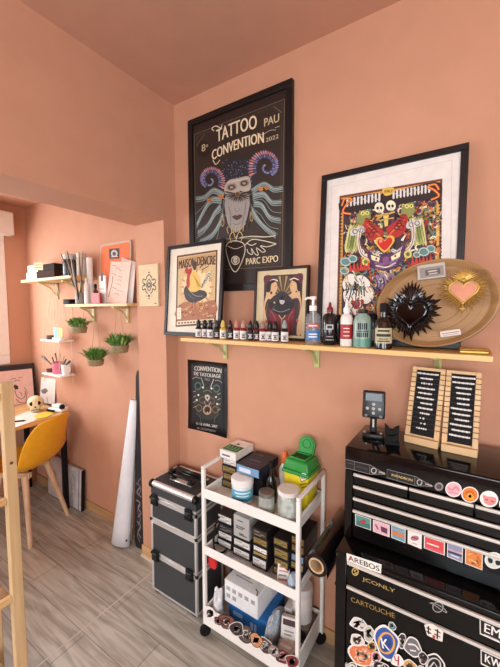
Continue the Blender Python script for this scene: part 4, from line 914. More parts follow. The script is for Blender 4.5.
m = MB(); m.lathe([(.014, .126), (.0145, .128), (.0145, .144), (.011, .147), (.005, .148), (.005, .168), (.011, .169), (.012, .180), (.004, .182)], WHITE, seg=20); m.tube([(0, 0, .175), (-.024, -.008, .174), (-.030, -.010, .168)], .0045, WHITE, 8); m.build('pump', t, 'white pump head')
MB().tube([(0, 0, .125), (.004, 0, .01)], .003, mat('#cfd3d2', .4), 6).build('dip_tube', t)
l, rz = spot(329.5, 1.215)
t = thing('ink_bottle', 'tall black bottle with red twist cap and pale printing, beside the clear pump bottle', 'bottle', l, (0, 0, rz))
MB().lathe([(.024, 0), (.026, .003), (.026, .104), (.019, .114), (.011, .117), (.011, .121)], mat('#131113', .22, coat=.4), seg=26).build('body', t)
MB().lathe([(.012, .121), (.0125, .123), (.0115, .135), (.006, .142), (.0045, .156), (.002, .158)], mat('#7e2127', .4), seg=18).build('cap', t, 'red twist cap')
m = MB(); wrap(m, .0264, .058, .076, .5, mat('#c9c4bf', .5)); wrap(m, .0266, .0615, .0725, .34, BLACK); wrap(m, .0264, .018, .022, .6, mat('#8b8683', .5)); wrap(m, .0264, .030, .034, .5, mat('#8b8683', .5)); m.build('label', t)
l, rz = spot(337.6, 1.262)
t = thing('ink_bottle', 'small black bottle half hidden behind the red labelled bottle', 'bottle', l, (0, 0, rz))
MB().lathe([(.02, 0), (.022, .003), (.022, .078), (.014, .088)], mat('#171516', .25, coat=.3), seg=22).build('body', t); MB().lathe([(.012, .088), (.012, .106), (.006, .112)], BLACKM, seg=16).build('cap', t)
l, rz = spot(346.2, 1.205)
t = thing('squeeze_bottle', 'white squeeze bottle with red label and pointed nozzle on the shelf', 'bottle', l, (0, 0, rz))
MB().lathe([(.020, 0), (.0215, .003), (.0215, .098), (.018, .110), (.010, .116), (.010, .120)], mat('#e3dcd4', .4), seg=24).build('body', t)
m = MB(); wrap(m, .0219, .026, .078, 1.3, mat('#a3262a', .5)); o = m.build('label', t); m = MB(); [wrap(m, .0223, z, z + .0035, .5, mat('#e3d3cc', .5)) for z in (.062, .050, .036)]; m.build('label_print', o)
MB().lathe([(.0115, .120), (.012, .122), (.012, .134), (.007, .140), (.0025, .168), (.0015, .170)], WHITE, seg=18).build('nozzle', t)
l, rz = spot(362, 1.205)
t = thing('squeeze_bottle', 'frosted bottle of pale green liquid with black lettering on the shelf', 'bottle', l, (0, 0, rz))
MB().lathe([(.028, 0), (.031, .004), (.031, .030), (.0305, .088), (.026, .105), (.016, .114), (.015, .117)], mat('#8fa598', .3, noise=.05), seg=28).build('body', t)
m = MB(); m.lathe([(.0313, .004), (.0314, .03)], mat('#5f8f7c', .3), seg=28, cap=False); m.build('liquid_band', t, 'deeper green base')
m = MB()
for z, h_, n in ((.062, .022, 5), (.036, .016, 6)):
    for k in range(n): an = -PI / 2 + (k - (n - 1) / 2) * .22; m.box(-.0022, .0022, -.0318, -.0310, z, z + h_, BLACK, 0, Matrix.Rotation(an + PI / 2, 4, 'Z'))
wrap(m, .0316, .055, .058, .7, BLACK); m.build('lettering', t)
MB().lathe([(.016, .117), (.017, .119), (.017, .130), (.008, .133)], mat('#23201f', .4), seg=20).build('cap', t, 'dark cap')
l, rz = spot(372.8, 1.262)
t = thing('ink_bottle', 'dark bottle with grey label behind the green and brown bottles', 'bottle', l, (0, 0, rz))
MB().lathe([(.021, 0), (.023, .003), (.023, .085), (.014, .094)], mat('#2a2829', .25), seg=22).build('body', t); MB().lathe([(.013, .094), (.013, .112), (.006, .116)], BLACKM, seg=16).build('cap', t); wrap(MB(), .0234, .02, .06, 1.0, mat('#77706d', .5)).build('label', t)
l, rz = spot(383.2, 1.182)
t = thing('glass_bottle', 'dark brown glass bottle with black cap and cream label, before the oval tray', 'bottle', l, (0, 0, rz))
MB().lathe([(.025, 0), (.028, .003), (.028, .085), (.022, .098), (.0115, .106), (.0105, .122)], mat('#1d1512', .12, coat=.5), seg=28).build('body', t)
m = MB(); wrap(m, .0284, .020, .070, 1.15, mat('#b9b08c', .6)); o = m.build('label', t); m = MB()
for z, h_, w_ in ((.058, .006, .7), (.042, .009, .85), (.033, .003, .5), (.025, .004, .7)): wrap(m, .0288, z, z + h_, w_, mat('#38322a', .6))
m.build('label_print', o)
MB().lathe([(.0125, .122), (.013, .124), (.013, .148), (.011, .151), (.002, .152)], BLACKM, seg=20).build('cap', t)

# oval wooden tray with two heart mirrors
TR = (-.104, 1.246, 1.488); tl = math.radians(-9)
t = thing('oval_tray', 'large oval wooden tray leaning on edge at the right end of the shelf', 'tray', TR, (tl, 0, 0))
ra, rb, rt = .177, .142, math.radians(13)
def ov(k, n, s_): th = 2 * PI * k / n; x, z = ra * s_ * math.cos(th), rb * s_ * math.sin(th); return x * math.cos(rt) - z * math.sin(rt), x * math.sin(rt) + z * math.cos(rt)
vs = []; fs = []; n = 64
prof = [(.0, .006), (.30, .006), (.60, .0055), (.86, .004), (.92, -.006), (.965, -.013), (.99, -.012), (1.0, -.006), (.985, .004), (.93, .014), (.0, .015)]
for s_, y in prof:
    for k in range(n): x, z = ov(k, n, max(s_, .001)); vs.append((x, y, z))
for j in range(len(prof) - 1):
    for k in range(n): fs.append((j * n + k, (j + 1) * n + k, (j + 1) * n + (k + 1) % n, j * n + (k + 1) % n))
MB().add(vs, fs, wood('#8d6840', '#b48c5c', 0, 5)).build('dish', t)
m = MB()
for s_ in (.45, .62, .76, .85): m.tube([(ov(k, 48, s_)[0], .0052 - (s_ > .8) * .001, ov(k, 48, s_)[1]) for k in range(48)], .0009, mat('#8a6238', .5), 5, True)
m.build('turning_rings', t, 'darker turned rings')
def heart(s_, n=40):
    out = []
    for k in range(n):
        th = 2 * PI * k / n; x = 16 * math.sin(th) ** 3; z = 13 * math.cos(th) - 5 * math.cos(2 * th) - 2 * math.cos(3 * th) - math.cos(4 * th)
        out.append((x / 17 * s_, z / 17 * s_))
    return out
def heart_mirror(label, u, v, s_, fcol, gcol, rays, rl, y, mtl):
    A = Art(t, -.016); c = A.p(u, v); M = mw(t); w0 = M @ Vector((c[0], y, c[1]))
    h = thing('heart_mirror', label, 'mirror', w0, (tl, 0, 0))
    m = MB()
    kf = 1.22 if mtl == 'dark' else 1.13
    m.prism([(x * kf, z * kf) for x, z in heart(s_)], .010, fcol, Matrix.Translation((0, -.006, 0)))
    pts = heart(s_ * 1.1)
    m.tube([(x, -.008, z) for x, z in pts], .0042 if mtl == 'dark' else .0026, fcol, 8, True); m.build('frame', h)
    m = MB(); rn = random.Random(4)
    for k in range(rays):
        th = 2 * PI * (k + .5) / rays; hx = pts[0]
        d = Vector((math.sin(th), math.cos(th))); tt = -math.atan2(d.x, d.y)
        # start on the heart outline in that direction
        b0 = max((p for p in heart(s_ * 1.15, 80)), key=lambda p: p[0] * d.x + p[1] * d.y - 2.2 * abs(p[0] * d.y - p[1] * d.x))
        L = rl * (1.0 if k % 2 else .68) * (.9 + .2 * rn.random()); wv = s_ * .15 if mtl == 'dark' else s_ * .05
        B0 = Vector((b0[0], 0, b0[1])); D = Vector((d.x, 0, d.y)); S = Vector((d.y, 0, -d.x))
        m.add([B0 - S * wv, B0 + D * L * .5 - S * wv * 1.1 + Vector((0, -.003, 0)), B0 + D * L, B0 + D * L * .5 + S * wv * 1.1 + Vector((0, -.003, 0)), B0 + S * wv, B0 + D * L * .45 + Vector((0, -.008, 0)), B0 + D * L * .4 + Vector((0, .003, 0))],
              [(0, 1, 5), (1, 2, 5), (2, 3, 5), (3, 4, 5), (4, 0, 5), (1, 0, 6), (2, 1, 6), (3, 2, 6), (4, 3, 6), (0, 4, 6)], fcol)
    m.build('rays', h, smooth=False)
    MB().prism(heart(s_), .004, gcol, Matrix.Translation((0, -.0085, 0))).build('glass', h, 'heart shaped mirror glass')
    m = MB()
    zt = s_ * 1.0
    for k in range(13):
        an = math.radians(-66 + 11 * k); L = s_ * (1.55 - .55 * abs(k - 6) / 6 if mtl == 'dark' else .95)
        p = [Vector((0, -.006, zt * .8)), Vector((math.sin(an) * L * .6, -.011, zt * .8 + math.cos(an) * L * .7)), Vector((math.sin(an) * L * 1.05, -.006, zt * .8 + math.cos(an) * L * 1.15))]
        m.tube(p, [s_ * .08, s_ * (.13 if mtl == 'dark' else .07), s_ * .02], fcol, 6)
    m.ball((0, -.010, zt * .86), s_ * .18, fcol)
    m.build('flame_crest', h)
    if mtl != 'dark':
        m = MB(); m.ball((0, -.006, -s_ * 1.48), s_ * .17, fcol); [m.ball((s_ * .16 * math.cos(a_), -.006, -s_ * 1.48 + s_ * .16 * math.sin(a_)), s_ * .09, fcol) for a_ in (0, 1.57, 3.14, 4.71)]; m.build('rosette', h)
    return h
heart_mirror('black ceramic heart mirror with pointed petals on the oval tray', 411, 314, .043, mat('#120c0d', .16, coat=.3, noise=.15, scale=20), mat('#2b2624', .05, 1.0, noise=0), 44, .048, -.020, 'dark')
heart_mirror('small gilt heart mirror with golden rays on the oval tray', 463.5, 291.5, .037, mat('#cba455', .4, .5, noise=.15, scale=40), mat('#d8b7a8', .02, 1.0, noise=0), 54, .038, -.020, 'gold')
def placard(label, px, lines, cat='card', frm=False):
    A = Art(t, -.001); q_ = [A.p(*p) for p in px]; c = sum(q_, Vector((0, 0))) / 4; M = mw(t); w0 = M @ Vector((c[0], -.006, c[1]))
    hx = ((q_[1] - q_[0]).length + (q_[2] - q_[3]).length) / 4; hz = ((q_[3] - q_[0]).length + (q_[2] - q_[1]).length) / 4; rr = math.atan2((q_[1] - q_[0]).y, (q_[1] - q_[0]).x)
    M2 = Matrix.Rotation(tl, 3, 'X') @ Matrix.Rotation(-rr, 3, 'Y')
    o = thing('placard', label, cat, w0, M2.to_euler())
    MB().box(-hx, hx, -.003, .005, -hz, hz, mat('#d8cfc4' if not frm else '#b8b0a8', .4), .001).build('card', o)
    B = Art(o, -.0031)
    return o, B
o, B = placard('small grey framed card fixed at the top of the oval tray', ((417, 266.5), (445, 262.5), (446, 277), (418.5, 281)), None, frm=True)
B.poly([(419.4, 268.4), (443.3, 265), (444, 275), (420.3, 278.8)], '#8d857e').up().poly([(425, 270.3), (440, 268), (440.5, 273.6), (425.6, 276)], '#5f5853').up().line([(428, 271.8), (437, 270.4)], 1.3, '#c9c1b9').line([(429, 274.2), (437.5, 272.9)], 1.0, '#c9c1b9'); B.done('print', o)
o, B = placard('narrow white card fixed near the bottom of the oval tray', ((440, 331.8), (460.5, 328.8), (461, 334.6), (440.5, 337.8)), None)
B.line([(442, 334), (459, 331.4)], .8, '#a05a50').line([(443, 335.8), (458, 333.4)], .5, '#8a7d76'); B.done('print', o)
p0 = at(463.5, 347, y=1.20); p1 = at(484, 350, y=1.20)
t = thing('gold_box', 'small flat gold box lying at the right end of the shelf', 'box', ((p0.x + p1.x) / 2, 1.205, SZ), (0, 0, .1))
MB().box(-.037, .037, -.018, .018, 0, .009, mat('#a9853a', .3, .6), .002).build('base', t); MB().box(-.038, .038, -.019, .019, .0092, .015, mat('#c29a44', .3, .6), .003).build('lid', t)
# ------------------------------------------------------------------ rolling case
CX0, CX1, CY0, CY1, CZ = -1.343, -1.035, 1.120, 1.318, .615
t = thing('rolling_case', 'dark grey and silver rolling makeup case standing between the opening and the cart', 'case', ((CX0 + CX1) / 2, (CY0 + CY1) / 2, 0), (0, 0, 0))
hx, hy = (CX1 - CX0) / 2, (CY1 - CY0) / 2
GREY = mat('#38393b', .5, noise=.15, scale=220, bump=.1); ALU = mat('#d3d0cb', .3, .55, noise=.05)
tiers = ((.018, .215), (.222, .395), (.402, .515))
def rim(m, z0, z1, e=.012, o_=.002):
    for a, b, c, d in ((-hx - o_, hx + o_, -hy - o_, -hy + .0005), (-hx - o_, hx + o_, hy - .0005, hy + o_), (-hx - o_, -hx + .0005, -hy, hy), (hx - .0005, hx + o_, -hy, hy)): m.box(a, b, c, d, z0, z1, ALU)
def hardware(parent, z, xs):
    for x in xs:
        m = MB(); m.box(x - .023, x + .023, -hy - .014, -hy - .002, z - .028, z + .026, BLACKM, .003)
        m.box(x - .018, x + .018, -hy - .020, -hy - .012, z - .024, z + .004, BLACK, .003); o = m.build('latch', parent, 'black clip latch')
        s = MB(); s.box(x - .013, x + .013, -hy - .0165, -hy - .0138, z + .008, z + .013, mat('#4a4a4c', .4)); s.build('latch_bar', o)
for i, (z0, z1) in enumerate(tiers):
    o = MB().box(-hx, hx, -hy, hy, z0, z1, GREY, .002).build('tier', t)
    for za, zb in ((z1 - .016, z1), (z0, z0 + .009)): m = MB(); rim(m, za, zb); m.build('rim', o, 'silver rim')
    for sx in (-1, 1):
        for sy in (-1, 1): MB().box(hx - .011 if sx > 0 else -hx - .0015, hx + .0015 if sx > 0 else -hx + .011, hy - .011 if sy > 0 else -hy - .0025, hy + .0025 if sy > 0 else -hy + .011, z0 + .001, z1 - .001, ALU, .001).build('corner_strip', o, 'silver corner strip')
o = MB().box(-hx, hx, -hy, hy, .522, .600, GREY, .002).build('lid', t)
m = MB()
n = 7
m.tube([(-hx + .018, -hy + .008, .587), (hx - .018, -hy + .008, .587)], .0155, ALU, 16); m.build('front_rail', o, 'rounded silver edge rail')
m = MB(); m.box(-hx + .01, hx - .01, hy - .012, hy + .002, .592, .604, ALU, .002); m.box(-hx - .002, -hx + .012, -hy + .012, hy, .592, .604, ALU, .002); m.box(hx - .012, hx + .002, -hy + .012, hy, .592, .604, ALU, .002); rim(m, .522, .534)
m.build('rim', o, 'silver rim')
for sx in (-1, 1):
    MB().ball((sx * (hx - .006), -hy + .006, .586), .021, BLACK, (.75, 1, 1)).build('corner_cap', o, 'black corner cap')
    MB().ball((sx * (hx - .006), hy - .006, .594), .016, BLACK, (1, 1, .8)).build('corner_cap', o, 'black corner cap')
MB().box(-hx + .012, hx - .012, -hy + .02, hy - .012, .600, .6035, mat('#2b2c2e', .55, noise=.3, scale=40)).build('top_panel', o, 'patterned dark top panel')
m = MB(); m.box(-.075, .075, -.045, -.012, .604, .609, ALU, .002); m.tube([(-.06, -.03, .612), (-.055, -.03, .628), (.055, -.03, .628), (.06, -.03, .612)], .0085, BLACK, 10); m.box(-.078, -.045, -.046, -.014, .606, .622, BLACK, .004); m.box(.045, .078, -.046, -.014, .606, .622, BLACK, .004); m.build('carry_handle', t, 'black carry handle on silver plate')
m = MB(); m.box(-.085, .085, .030, .066, .604, .612, BLACK, .003); m.box(-.06, .06, .036, .060, .612, .624, BLACK, .005); m.build('telescopic_handle', t, 'black folded pull handle')
for x in (-.115, .105): MB().box(x - .016, x + .016, -.005, .03, .604, .622, BLACK, .005).build('hinge_block', t)
MB().lathe([(.013, .6037), (.013, .6046), (.001, .6047)], mat('#cfcac4', .5), Matrix.Translation((.085, .058, 0)), 20).build('sticker', t, 'round pale sticker')
hardware(t, .512, (-hx + .034, hx - .040)); hardware(t, .215, (-hx + .034, hx - .040))
for z in (.512, .398, .215):
    MB().box(-hx + (.065 if z != .398 else .012), hx - (.065 if z != .398 else .012), -hy - .0032, -hy - .001, z - (.009 if z != .398 else .010), z + (.009 if z != .398 else .010), ALU, .001).build('trim_bar', t, 'silver bar')
    for sx in (-1, 1): MB().ball((sx * (hx + .001), -hy - .001, z), .008, BLACK).build('bumper', t)
for sx in (-1, 1):
    MB().box(sx * (hx - .03) - .018, sx * (hx - .03) + .018, -hy + .005, -hy + .04, 0, .0175, BLACKM, .004).build('foot', t)
    MB().lathe([(.018, -.012), (.02, -.009), (.02, .009), (.018, .012)], BLACKM, Matrix.Translation((sx * (hx - .035), hy - .03, .02)) @ Matrix.Rotation(PI / 2, 4, 'Y'), 18).build('wheel', t)

# ------------------------------------------------------------------ white trolley
TX0, TX1, TY0, TY1 = -.968, -.494, 1.082, 1.345
TC = Vector(((TX0 + TX1) / 2, (TY0 + TY1) / 2, 0))
t = thing('trolley', 'white metal three tier trolley on black castors in front of the back wall', 'trolley', TC)
ENA = mat('#ebe7df', .35, noise=.02); RODW = .0085
B_ = lambda m, *a, **k: m.box(*a, **k)
for x in (TX0, TX1 - 2 * RODW):
    for y in (TY0, TY1 - 2 * RODW): MB().box(x, x + 2 * RODW, y, y + 2 * RODW, .050, .772, ENA, .003).build('post', t, off=TC)
for x in (TX0, TX1 - 2 * RODW): MB().box(x, x + 2 * RODW, TY0, TY1, .7725, .786, ENA, .003).build('end_rail', t, off=TC)
TRAYS = ((.648, .690), (.388, .427), (.055, .142)); th = .002
MESHG = mat('#cbcbc8', .4, .4, noise=.25, scale=160)
for i, (z0, z1) in enumerate(TRAYS):
    m = MB(); x0, x1, y0, y1 = TX0 + .0175, TX1 - .0175, TY0 + .001, TY1 - .001
    m.box(x0, x1, y0, y1, z0, z0 + th, MESHG if i == 1 else ENA)
    o = m.build('tray', t, 'grey mesh floor' if i == 1 else None, off=TC)
    m = MB(); m.box(TX0 + .004, TX1 - .004, y0 - .0015, y0 + .006, z0, z1, ENA, .002); m.box(TX0 + .004, TX1 - .004, y1 - .006, y1 + .0005, z0, z1, ENA, .002)
    m.box(x0 - .004, x0 + .003, y0, y1, z0, z1, ENA, .002); m.box(x1 - .003, x1 + .004, y0, y1, z0, z1, ENA, .002); m.build('rim', o, off=TC)
MB().box(TX1 - .014, TX1 - .009, TY0 + .017, TY1 - .017, .700, .706, ENA, .002).build('end_wire', t, off=TC)
for x in (TX0 + .012, TX1 - .012):
    for y in (TY0 + .004, TY1 - .012):
        m = MB(); m.lathe([(.004, -.010), (.0235, -.009), (.025, -.005), (.025, .005), (.0235, .009), (.004, .010)], BLACKM, Matrix.Translation((x, y, .025)) @ Matrix.Rotation(-.75, 4, 'Z') @ Matrix.Rotation(PI / 2, 4, 'Y'), 22); o = m.build('castor', t, 'black castor', off=TC)
        MB().box(x - .007, x + .007, y - .008, y + .012, .044, .055, BLACKM, .003).build('fork', o, off=TC)
# stickers on the lowest front panel
yF = TY0 - .0012
rn = random.Random(11)
def sticker(parent, y, label, fn, step=.0002):
    A = Art(parent, y, step=step); fn(A); return A.done('sticker', parent, label)
spots = [(210.5, 613.5, 6.6, '#e8e0d8', '#2a2326'), (218, 621, 4.2, '#6b2a35', '#caa49a'), (226.5, 622, 8.0, '#7d4a3f', '#2b1d1e'), (237, 629, 7.4, '#3a2c30', '#b59a86'), (246.5, 634.5, 8.2, '#5a4a4a', '#d8c4b4'), (256, 640, 6.6, '#c98a5c', '#3b2628'), (264.5, 645.5, 7.8, '#4c3d3a', '#e2d3c2'), (274, 651, 6.4, '#8d7a76', '#e9e1da'), (283, 656.5, 7.8, '#6a2630', '#c58e84'), (292, 661.5, 7.0, '#7a2d2c', '#2d1c20')]
names = ['round white sticker with a dark curl', 'small dark red round sticker', 'brown sticker with a dark face', 'dark oval sticker', 'large dark sticker with pale lines', 'orange and dark sticker', 'dark sticker with a cream ring', 'grey sticker with white marks', 'wine red sticker', 'dark red sticker at the end']
for k, (u, v, r, c1, c2) in enumerate(spots):
    def fn(A, u=u, v=v, r=r, c1=c1, c2=c2, k=k):
        bl = [(u + r * (1 + .16 * math.sin(3 * th + k * 1.7)) * math.cos(th), v + r * 1.02 * (1 + .14 * math.sin(2 * th + k)) * math.sin(th) + .3 * r * math.cos(th)) for th in [2 * PI * j / 24 for j in range(24)]]
        A.poly(bl, '#ddd4ca' if k % 3 == 0 else '#2a2124').up().poly([(u + (p_ - u) * .9, v + (q_ - v) * .9) for p_, q_ in bl], c1).up()
        if k % 2 == 0: A.ring(u - .5, v - .3, r * .45, r * .5, .9, c2)
        else: A.ell(u, v, r * .36, r * .42, c2)
        for j in range(12): A.line([(u - r * .5 + rn.random() * r, v - r * .5 + rn.random() * r), (u + (rn.random() - .5) * r, v + (rn.random() - .5) * r), (u - r * .5 + rn.random() * r, v - r * .4 + rn.random() * r)], .8, rn.choice((c2, '#e6dcd0', '#2a1f22')), sm=3)
    sticker(t, yF - TC.y - .0002 - .0011 * (k % 2), names[k], fn)

# --- things on the top tray
Z1 = .6503
def bx(u, v, z, y=None): p = at(u, v, z=z); return p
KBOX = mat('#1a1617', .45, noise=.15); GOLD = '#8d7440'; GOLDL = '#b0965a'
def cbox(label, x, y, z, w, d, h, labc, cat='box', body=KBOX, group=None, rz=0, face=None, lab2=None):
    t = thing('cartridge_box', label, cat, (x, y, z), (0, 0, rz), group)
    MB().box(0, w, 0, d, 0, h - .0006, body, .0012).build('carton', t)
    if labc:
        m = MB(); m.box(w * .08, w * .92, -.0008, -.0001, h * .2, h * .86, mat(labc, .5, noise=.06, scale=60)); o = m.build('label', t)
        m = MB(); dk = '#4a3d24' if labc in (GOLD, GOLDL) else '#8a8684'
        for j, (a_, b_) in enumerate(((.15, .5), (.56, .85), (.15, .62))): m.box(w * a_, w * b_, -.0013, -.0009, h * (.64 - .19 * j), h * (.72 - .19 * j), mat(dk, .5))
        m.build('label_print', o)
    return t
bw, bd, bh = .084, .130, .0345
sx, sy = -.944, 1.200
for k, (lc, nm) in enumerate(((GOLD, 'with gold label at the bottom of the leftmost stack on the top tray'), (GOLD, 'with gold label, second lowest of the leftmost stack on the top tray'), (GOLD, 'with gold label, third lowest of the leftmost stack on the top tray'), ('#d9d4cf', 'with white label just under the green and white box on the top tray'))):
    cbox('black box ' + nm, sx + .003 * (k % 2), sy + .002 * (k % 2), Z1 + k * .0352, bw, bd, .035, lc)
GZ = Z1 + 4 * .0352
t = thing('glove_box', 'white and green box on top of the leftmost stack on the top tray', 'box', (sx - .006, sy - .006, GZ), (0, 0, -.03))
MB().box(0, .092, 0, .140, 0, .037, mat('#e2ddd5', .5), .0015).build('carton', t)
m = MB(); m.box(.004, .088, .012, .072, .0372, .0378, mat('#2f6b35', .5)); o = m.build('label', t, 'green panel')
m = MB()
for k in range(4): m.tube([(.016 + .018 * k, .022, .0381), (.022 + .018 * k, .040, .0381), (.014 + .018 * k, .062, .0381)], .0022, mat('#8fae86', .6), 5)
m.build('leaf_pattern', o)
m = MB(); m.box(.015, .06, -.0008, 0, .012, .020, mat('#6b6a68', .5)); m.box(.03, .045, .085, .1, .0371, .0376, mat('#6b3a34', .5)); m.build('lettering', t)
# black boxes and the blue box behind the jar
for k in range(3):
    cbox('plain black box %s of the stack under the flat blue box' % ['at the bottom', 'in the middle', 'at the top'][k], -.842, 1.215, Z1 + k * .0362, .105, .115, .036, None)
t = thing('glove_box', 'flat dark blue box with pale blue end lying on plain black boxes', 'box', (-.838, 1.170, Z1 + 3 * .0362 + .0006), (0, 0, -.02))
MB().box(0, .118, 0, .160, 0, .040, mat('#1d2130', .4, noise=.1), .0015).build('carton', t)
m = MB(); m.box(.002, .116, -.0008, 0, .003, .037, mat('#6f93b6', .5)); o = m.build('label', t, 'pale blue end panel'); MB().box(.015, .075, -.0014, -.0009, .010, .028, mat('#c8d4de', .5)).build('label_print', o)
m = MB()
for k in range(4): m.box(.02 + .004 * k, .095 - .012 * k, .03 + .03 * k, .04 + .03 * k, .0401, .0405, mat(['#39465f', '#56627a', '#2f3a52', '#7a4a44'][k], .5))
m.build('top_print', t)
c = at(240.5, 486, z=Z1)
carton('box', 'small pale grey box between the leftmost stack and the blue jar on the top tray', 'box', -.850, -.815, 1.165, 1.200, Z1, .075, mat('#c9c5bf', .6))
def face_cam(x, y): return math.atan2(-y, -x) + PI / 2
x, y = -.800, 1.160
t = thing('cotton_jar', 'large white lidded tub with a blue label on the top tray of the trolley', 'jar', (x, y, Z1), (0, 0, face_cam(x, y)))
MB().lathe([(.044, 0), (.046, .003), (.046, .070), (.043, .075)], mat('#d9dddc', .4), seg=32).build('body', t)
m = MB(); m.lathe([(.0464, .012), (.0464, .062)], mat('#5fb0cb', .45, noise=.05), seg=32, cap=False); o = m.build('label', t, 'blue wrap label')
m = MB(); [wrap(m, .0468, z, z + h_, w_, mat(c_, .5)) for z, h_, w_, c_ in ((.048, .006, .8, '#e3eef0'), (.036, .004, .6, '#e3eef0'), (.018, .010, 1.1, '#3f86a8'))]; m.build('label_print', o)
MB().lathe([(.046, .0755), (.0485, .077), (.0485, .101), (.046, .104), (.002, .1045)], WHITE, seg=32).build('lid', t)
x, y = -.668, 1.140
t = thing('glass_jar', 'small glass jar with silver lid before the dark bottle on the top tray', 'jar', (x, y, Z1))
MB().lathe([(.030, 0), (.0335, .004), (.0335, .060), (.028, .070)], glass('#e8ece8', .03, .3), seg=28).build('body', t, 'clear glass')
MB().lathe([(.029, .0025), (.031, .006), (.031, .048), (.002, .052)], mat('#b9b6a8', .9, noise=.3, scale=70), seg=24).build('contents', t, 'pale contents')
MB().lathe([(.030, .0705), (.0315, .072), (.0315, .086), (.029, .088), (.002, .088)], mat('#8e8a84', .3, .7), seg=28).build('lid', t, 'silver lid')
x, y = -.567, 1.137
t = thing('glass_jar', 'tall glass jar of cotton with white lid at the top tray corner', 'jar', (x, y, Z1))
MB().lathe([(.039, 0), (.043, .004), (.043, .100), (.037, .112)], glass('#e8ece8', .03, .3), seg=30).build('body', t, 'clear glass')
m = MB(); rn = random.Random(8)
for k in range(46): a_ = rn.random() * 6.28; r_ = .028 * math.sqrt(rn.random()); m.ball((r_ * math.cos(a_), r_ * math.sin(a_), .015 + rn.random() * .080), .0115, mat('#dfe3da', .95, noise=.08, scale=60), seg=10, rings=6)
m.build('cotton', t, 'white cotton filling')
MB().lathe([(.041, .1125), (.0435, .114), (.0435, .126), (.041, .129), (.002, .1295)], mat('#dcd5d0', .45), seg=30).build('lid', t, 'white lid')
x, y = -.690, 1.215
t = thing('spray_bottle', 'dark bottle with slim neck behind the small glass jar on the top tray', 'bottle', (x, y, Z1))
MB().lathe([(.024, 0), (.026, .003), (.026, .075), (.018, .105), (.011, .125), (.011, .150)], mat('#151213', .15, coat=.5), seg=26).build('body', t)
MB().lathe([(.0125, .1505), (.013, .152), (.013, .172), (.010, .176), (.002, .177)], BLACKM, seg=20).build('cap', t)
x, y = -.662, 1.292
t = thing('squeeze_bottle', 'bottle with an orange cap beside the yellow sharps bin on the top tray', 'bottle', (x, y, Z1))
MB().lathe([(.026, 0), (.028, .004), (.028, .120), (.016, .142), (.014, .148)], mat('#d6cbbf', .35, noise=.05), seg=26).build('body', t)
MB().lathe([(.016, .1485), (.017, .150), (.016, .178), (.009, .198), (.002, .200)], mat('#d9652a', .4), seg=20).build('cap', t, 'orange cap')

# sharps container
t = thing('sharps_bin', 'yellow sharps bin with a green flip lid at the back corner of the top tray', 'bin', (-.573, 1.266, Z1), (0, 0, -.06))
YB_ = mat('#d7c120', .4, noise=.06); GRN = mat('#2c8a3a', .4, noise=.06)
def frust(m, w0, d0, w1, d1, z0, z1, mt, bev=0):
    vs = [(-w0, -d0, z0), (w0, -d0, z0), (w0, d0, z0), (-w0, d0, z0), (-w1, -d1, z1), (w1, -d1, z1), (w1, d1, z1), (-w1, d1, z1)]
    bm = bmesh.new(); V = [bm.verts.new(v) for v in vs]
    for f_ in ((3, 2, 1, 0), (4, 5, 6, 7), (0, 1, 5, 4), (1, 2, 6, 5), (2, 3, 7, 6), (3, 0, 4, 7)): bm.faces.new([V[k] for k in f_])
    if bev: bmesh.ops.bevel(bm, geom=bm.edges[:], offset=bev, segments=3, affect='EDGES', profile=.5)
    bm.verts.index_update(); m.add([v.co.copy() for v in bm.verts], [[v.index for v in f_.verts] for f_ in bm.faces], mt); bm.free(); return m
frust(MB(), .048, .044, .056, .053, 0, .150, YB_, .008).build('body', t, 'yellow body')
m = MB(); frust(m, .063, .060, .062, .059, .150, .164, GRN, .004); frust(m, .060, .057, .050, .046, .164, .205, GRN, .008); o = m.build('lid', t, 'green lid')
m = MB(); m.box(-.030, .030, -.030, .022, .2052, .207, mat('#14431d', .6)); m.build('opening', o, 'dark opening')
m = MB()
for a_, b_, c_, d_ in ((-.037, .037, -.037, -.030), (-.037, .037, .022, .030), (-.037, -.030, -.03, .022), (.030, .037, -.03, .022)): m.box(a_, b_, c_, d_, .2045, .213, GRN, .002)
m.build('opening_rim', o)
m = MB(); M = Matrix.Translation((.004, .030, .208)) @ Matrix.Rotation(math.radians(-14), 4, 'X')
pts = [(-.034, 0), (.034, 0)] + [(.038 * math.cos(a_), .038 + .036 * math.sin(a_)) for a_ in [PI * k / 14 for k in range(15)]]
m.prism(pts, .009, GRN, M); m.prism([(x_ * .8, .006 + z_ * .84) for x_, z_ in pts], .004, mat('#34964a', .4), M @ Matrix.Translation((0, -.003, 0)))
m.tube([M @ Vector((.018 * math.cos(a_), -.004, .042 + .018 * math.sin(a_))) for a_ in [2 * PI * k / 20 for k in range(20)]], .0025, GRN, 6, True); o2 = m.build('flip_cap', t, 'green raised flip cap')
a = Art(t, -.0535, step=.0004)
q_ = [(298, 473.5), (305.5, 471), (309, 478.5), (301.5, 482)]
a.poly(q_, '#2a2926').up().poly([(302 + (u - 303.5) * .84 + 1.5, 476.4 + (v - 476.4) * .84) for u, v in q_], '#e3ddd0').up().ring(303.4, 476.5, 2.0, 2.2, .7, '#6b6660').line([(301.8, 478.2), (305.2, 474.8)], .7, '#6b6660')
a.line([(300, 485), (307, 483)], .8, '#6d641f').line([(301, 488), (308, 486)], .8, '#6d641f').line([(302, 491), (308, 489.4)], .8, '#6d641f')
a.done('hazard_label', t, 'white diamond hazard label')

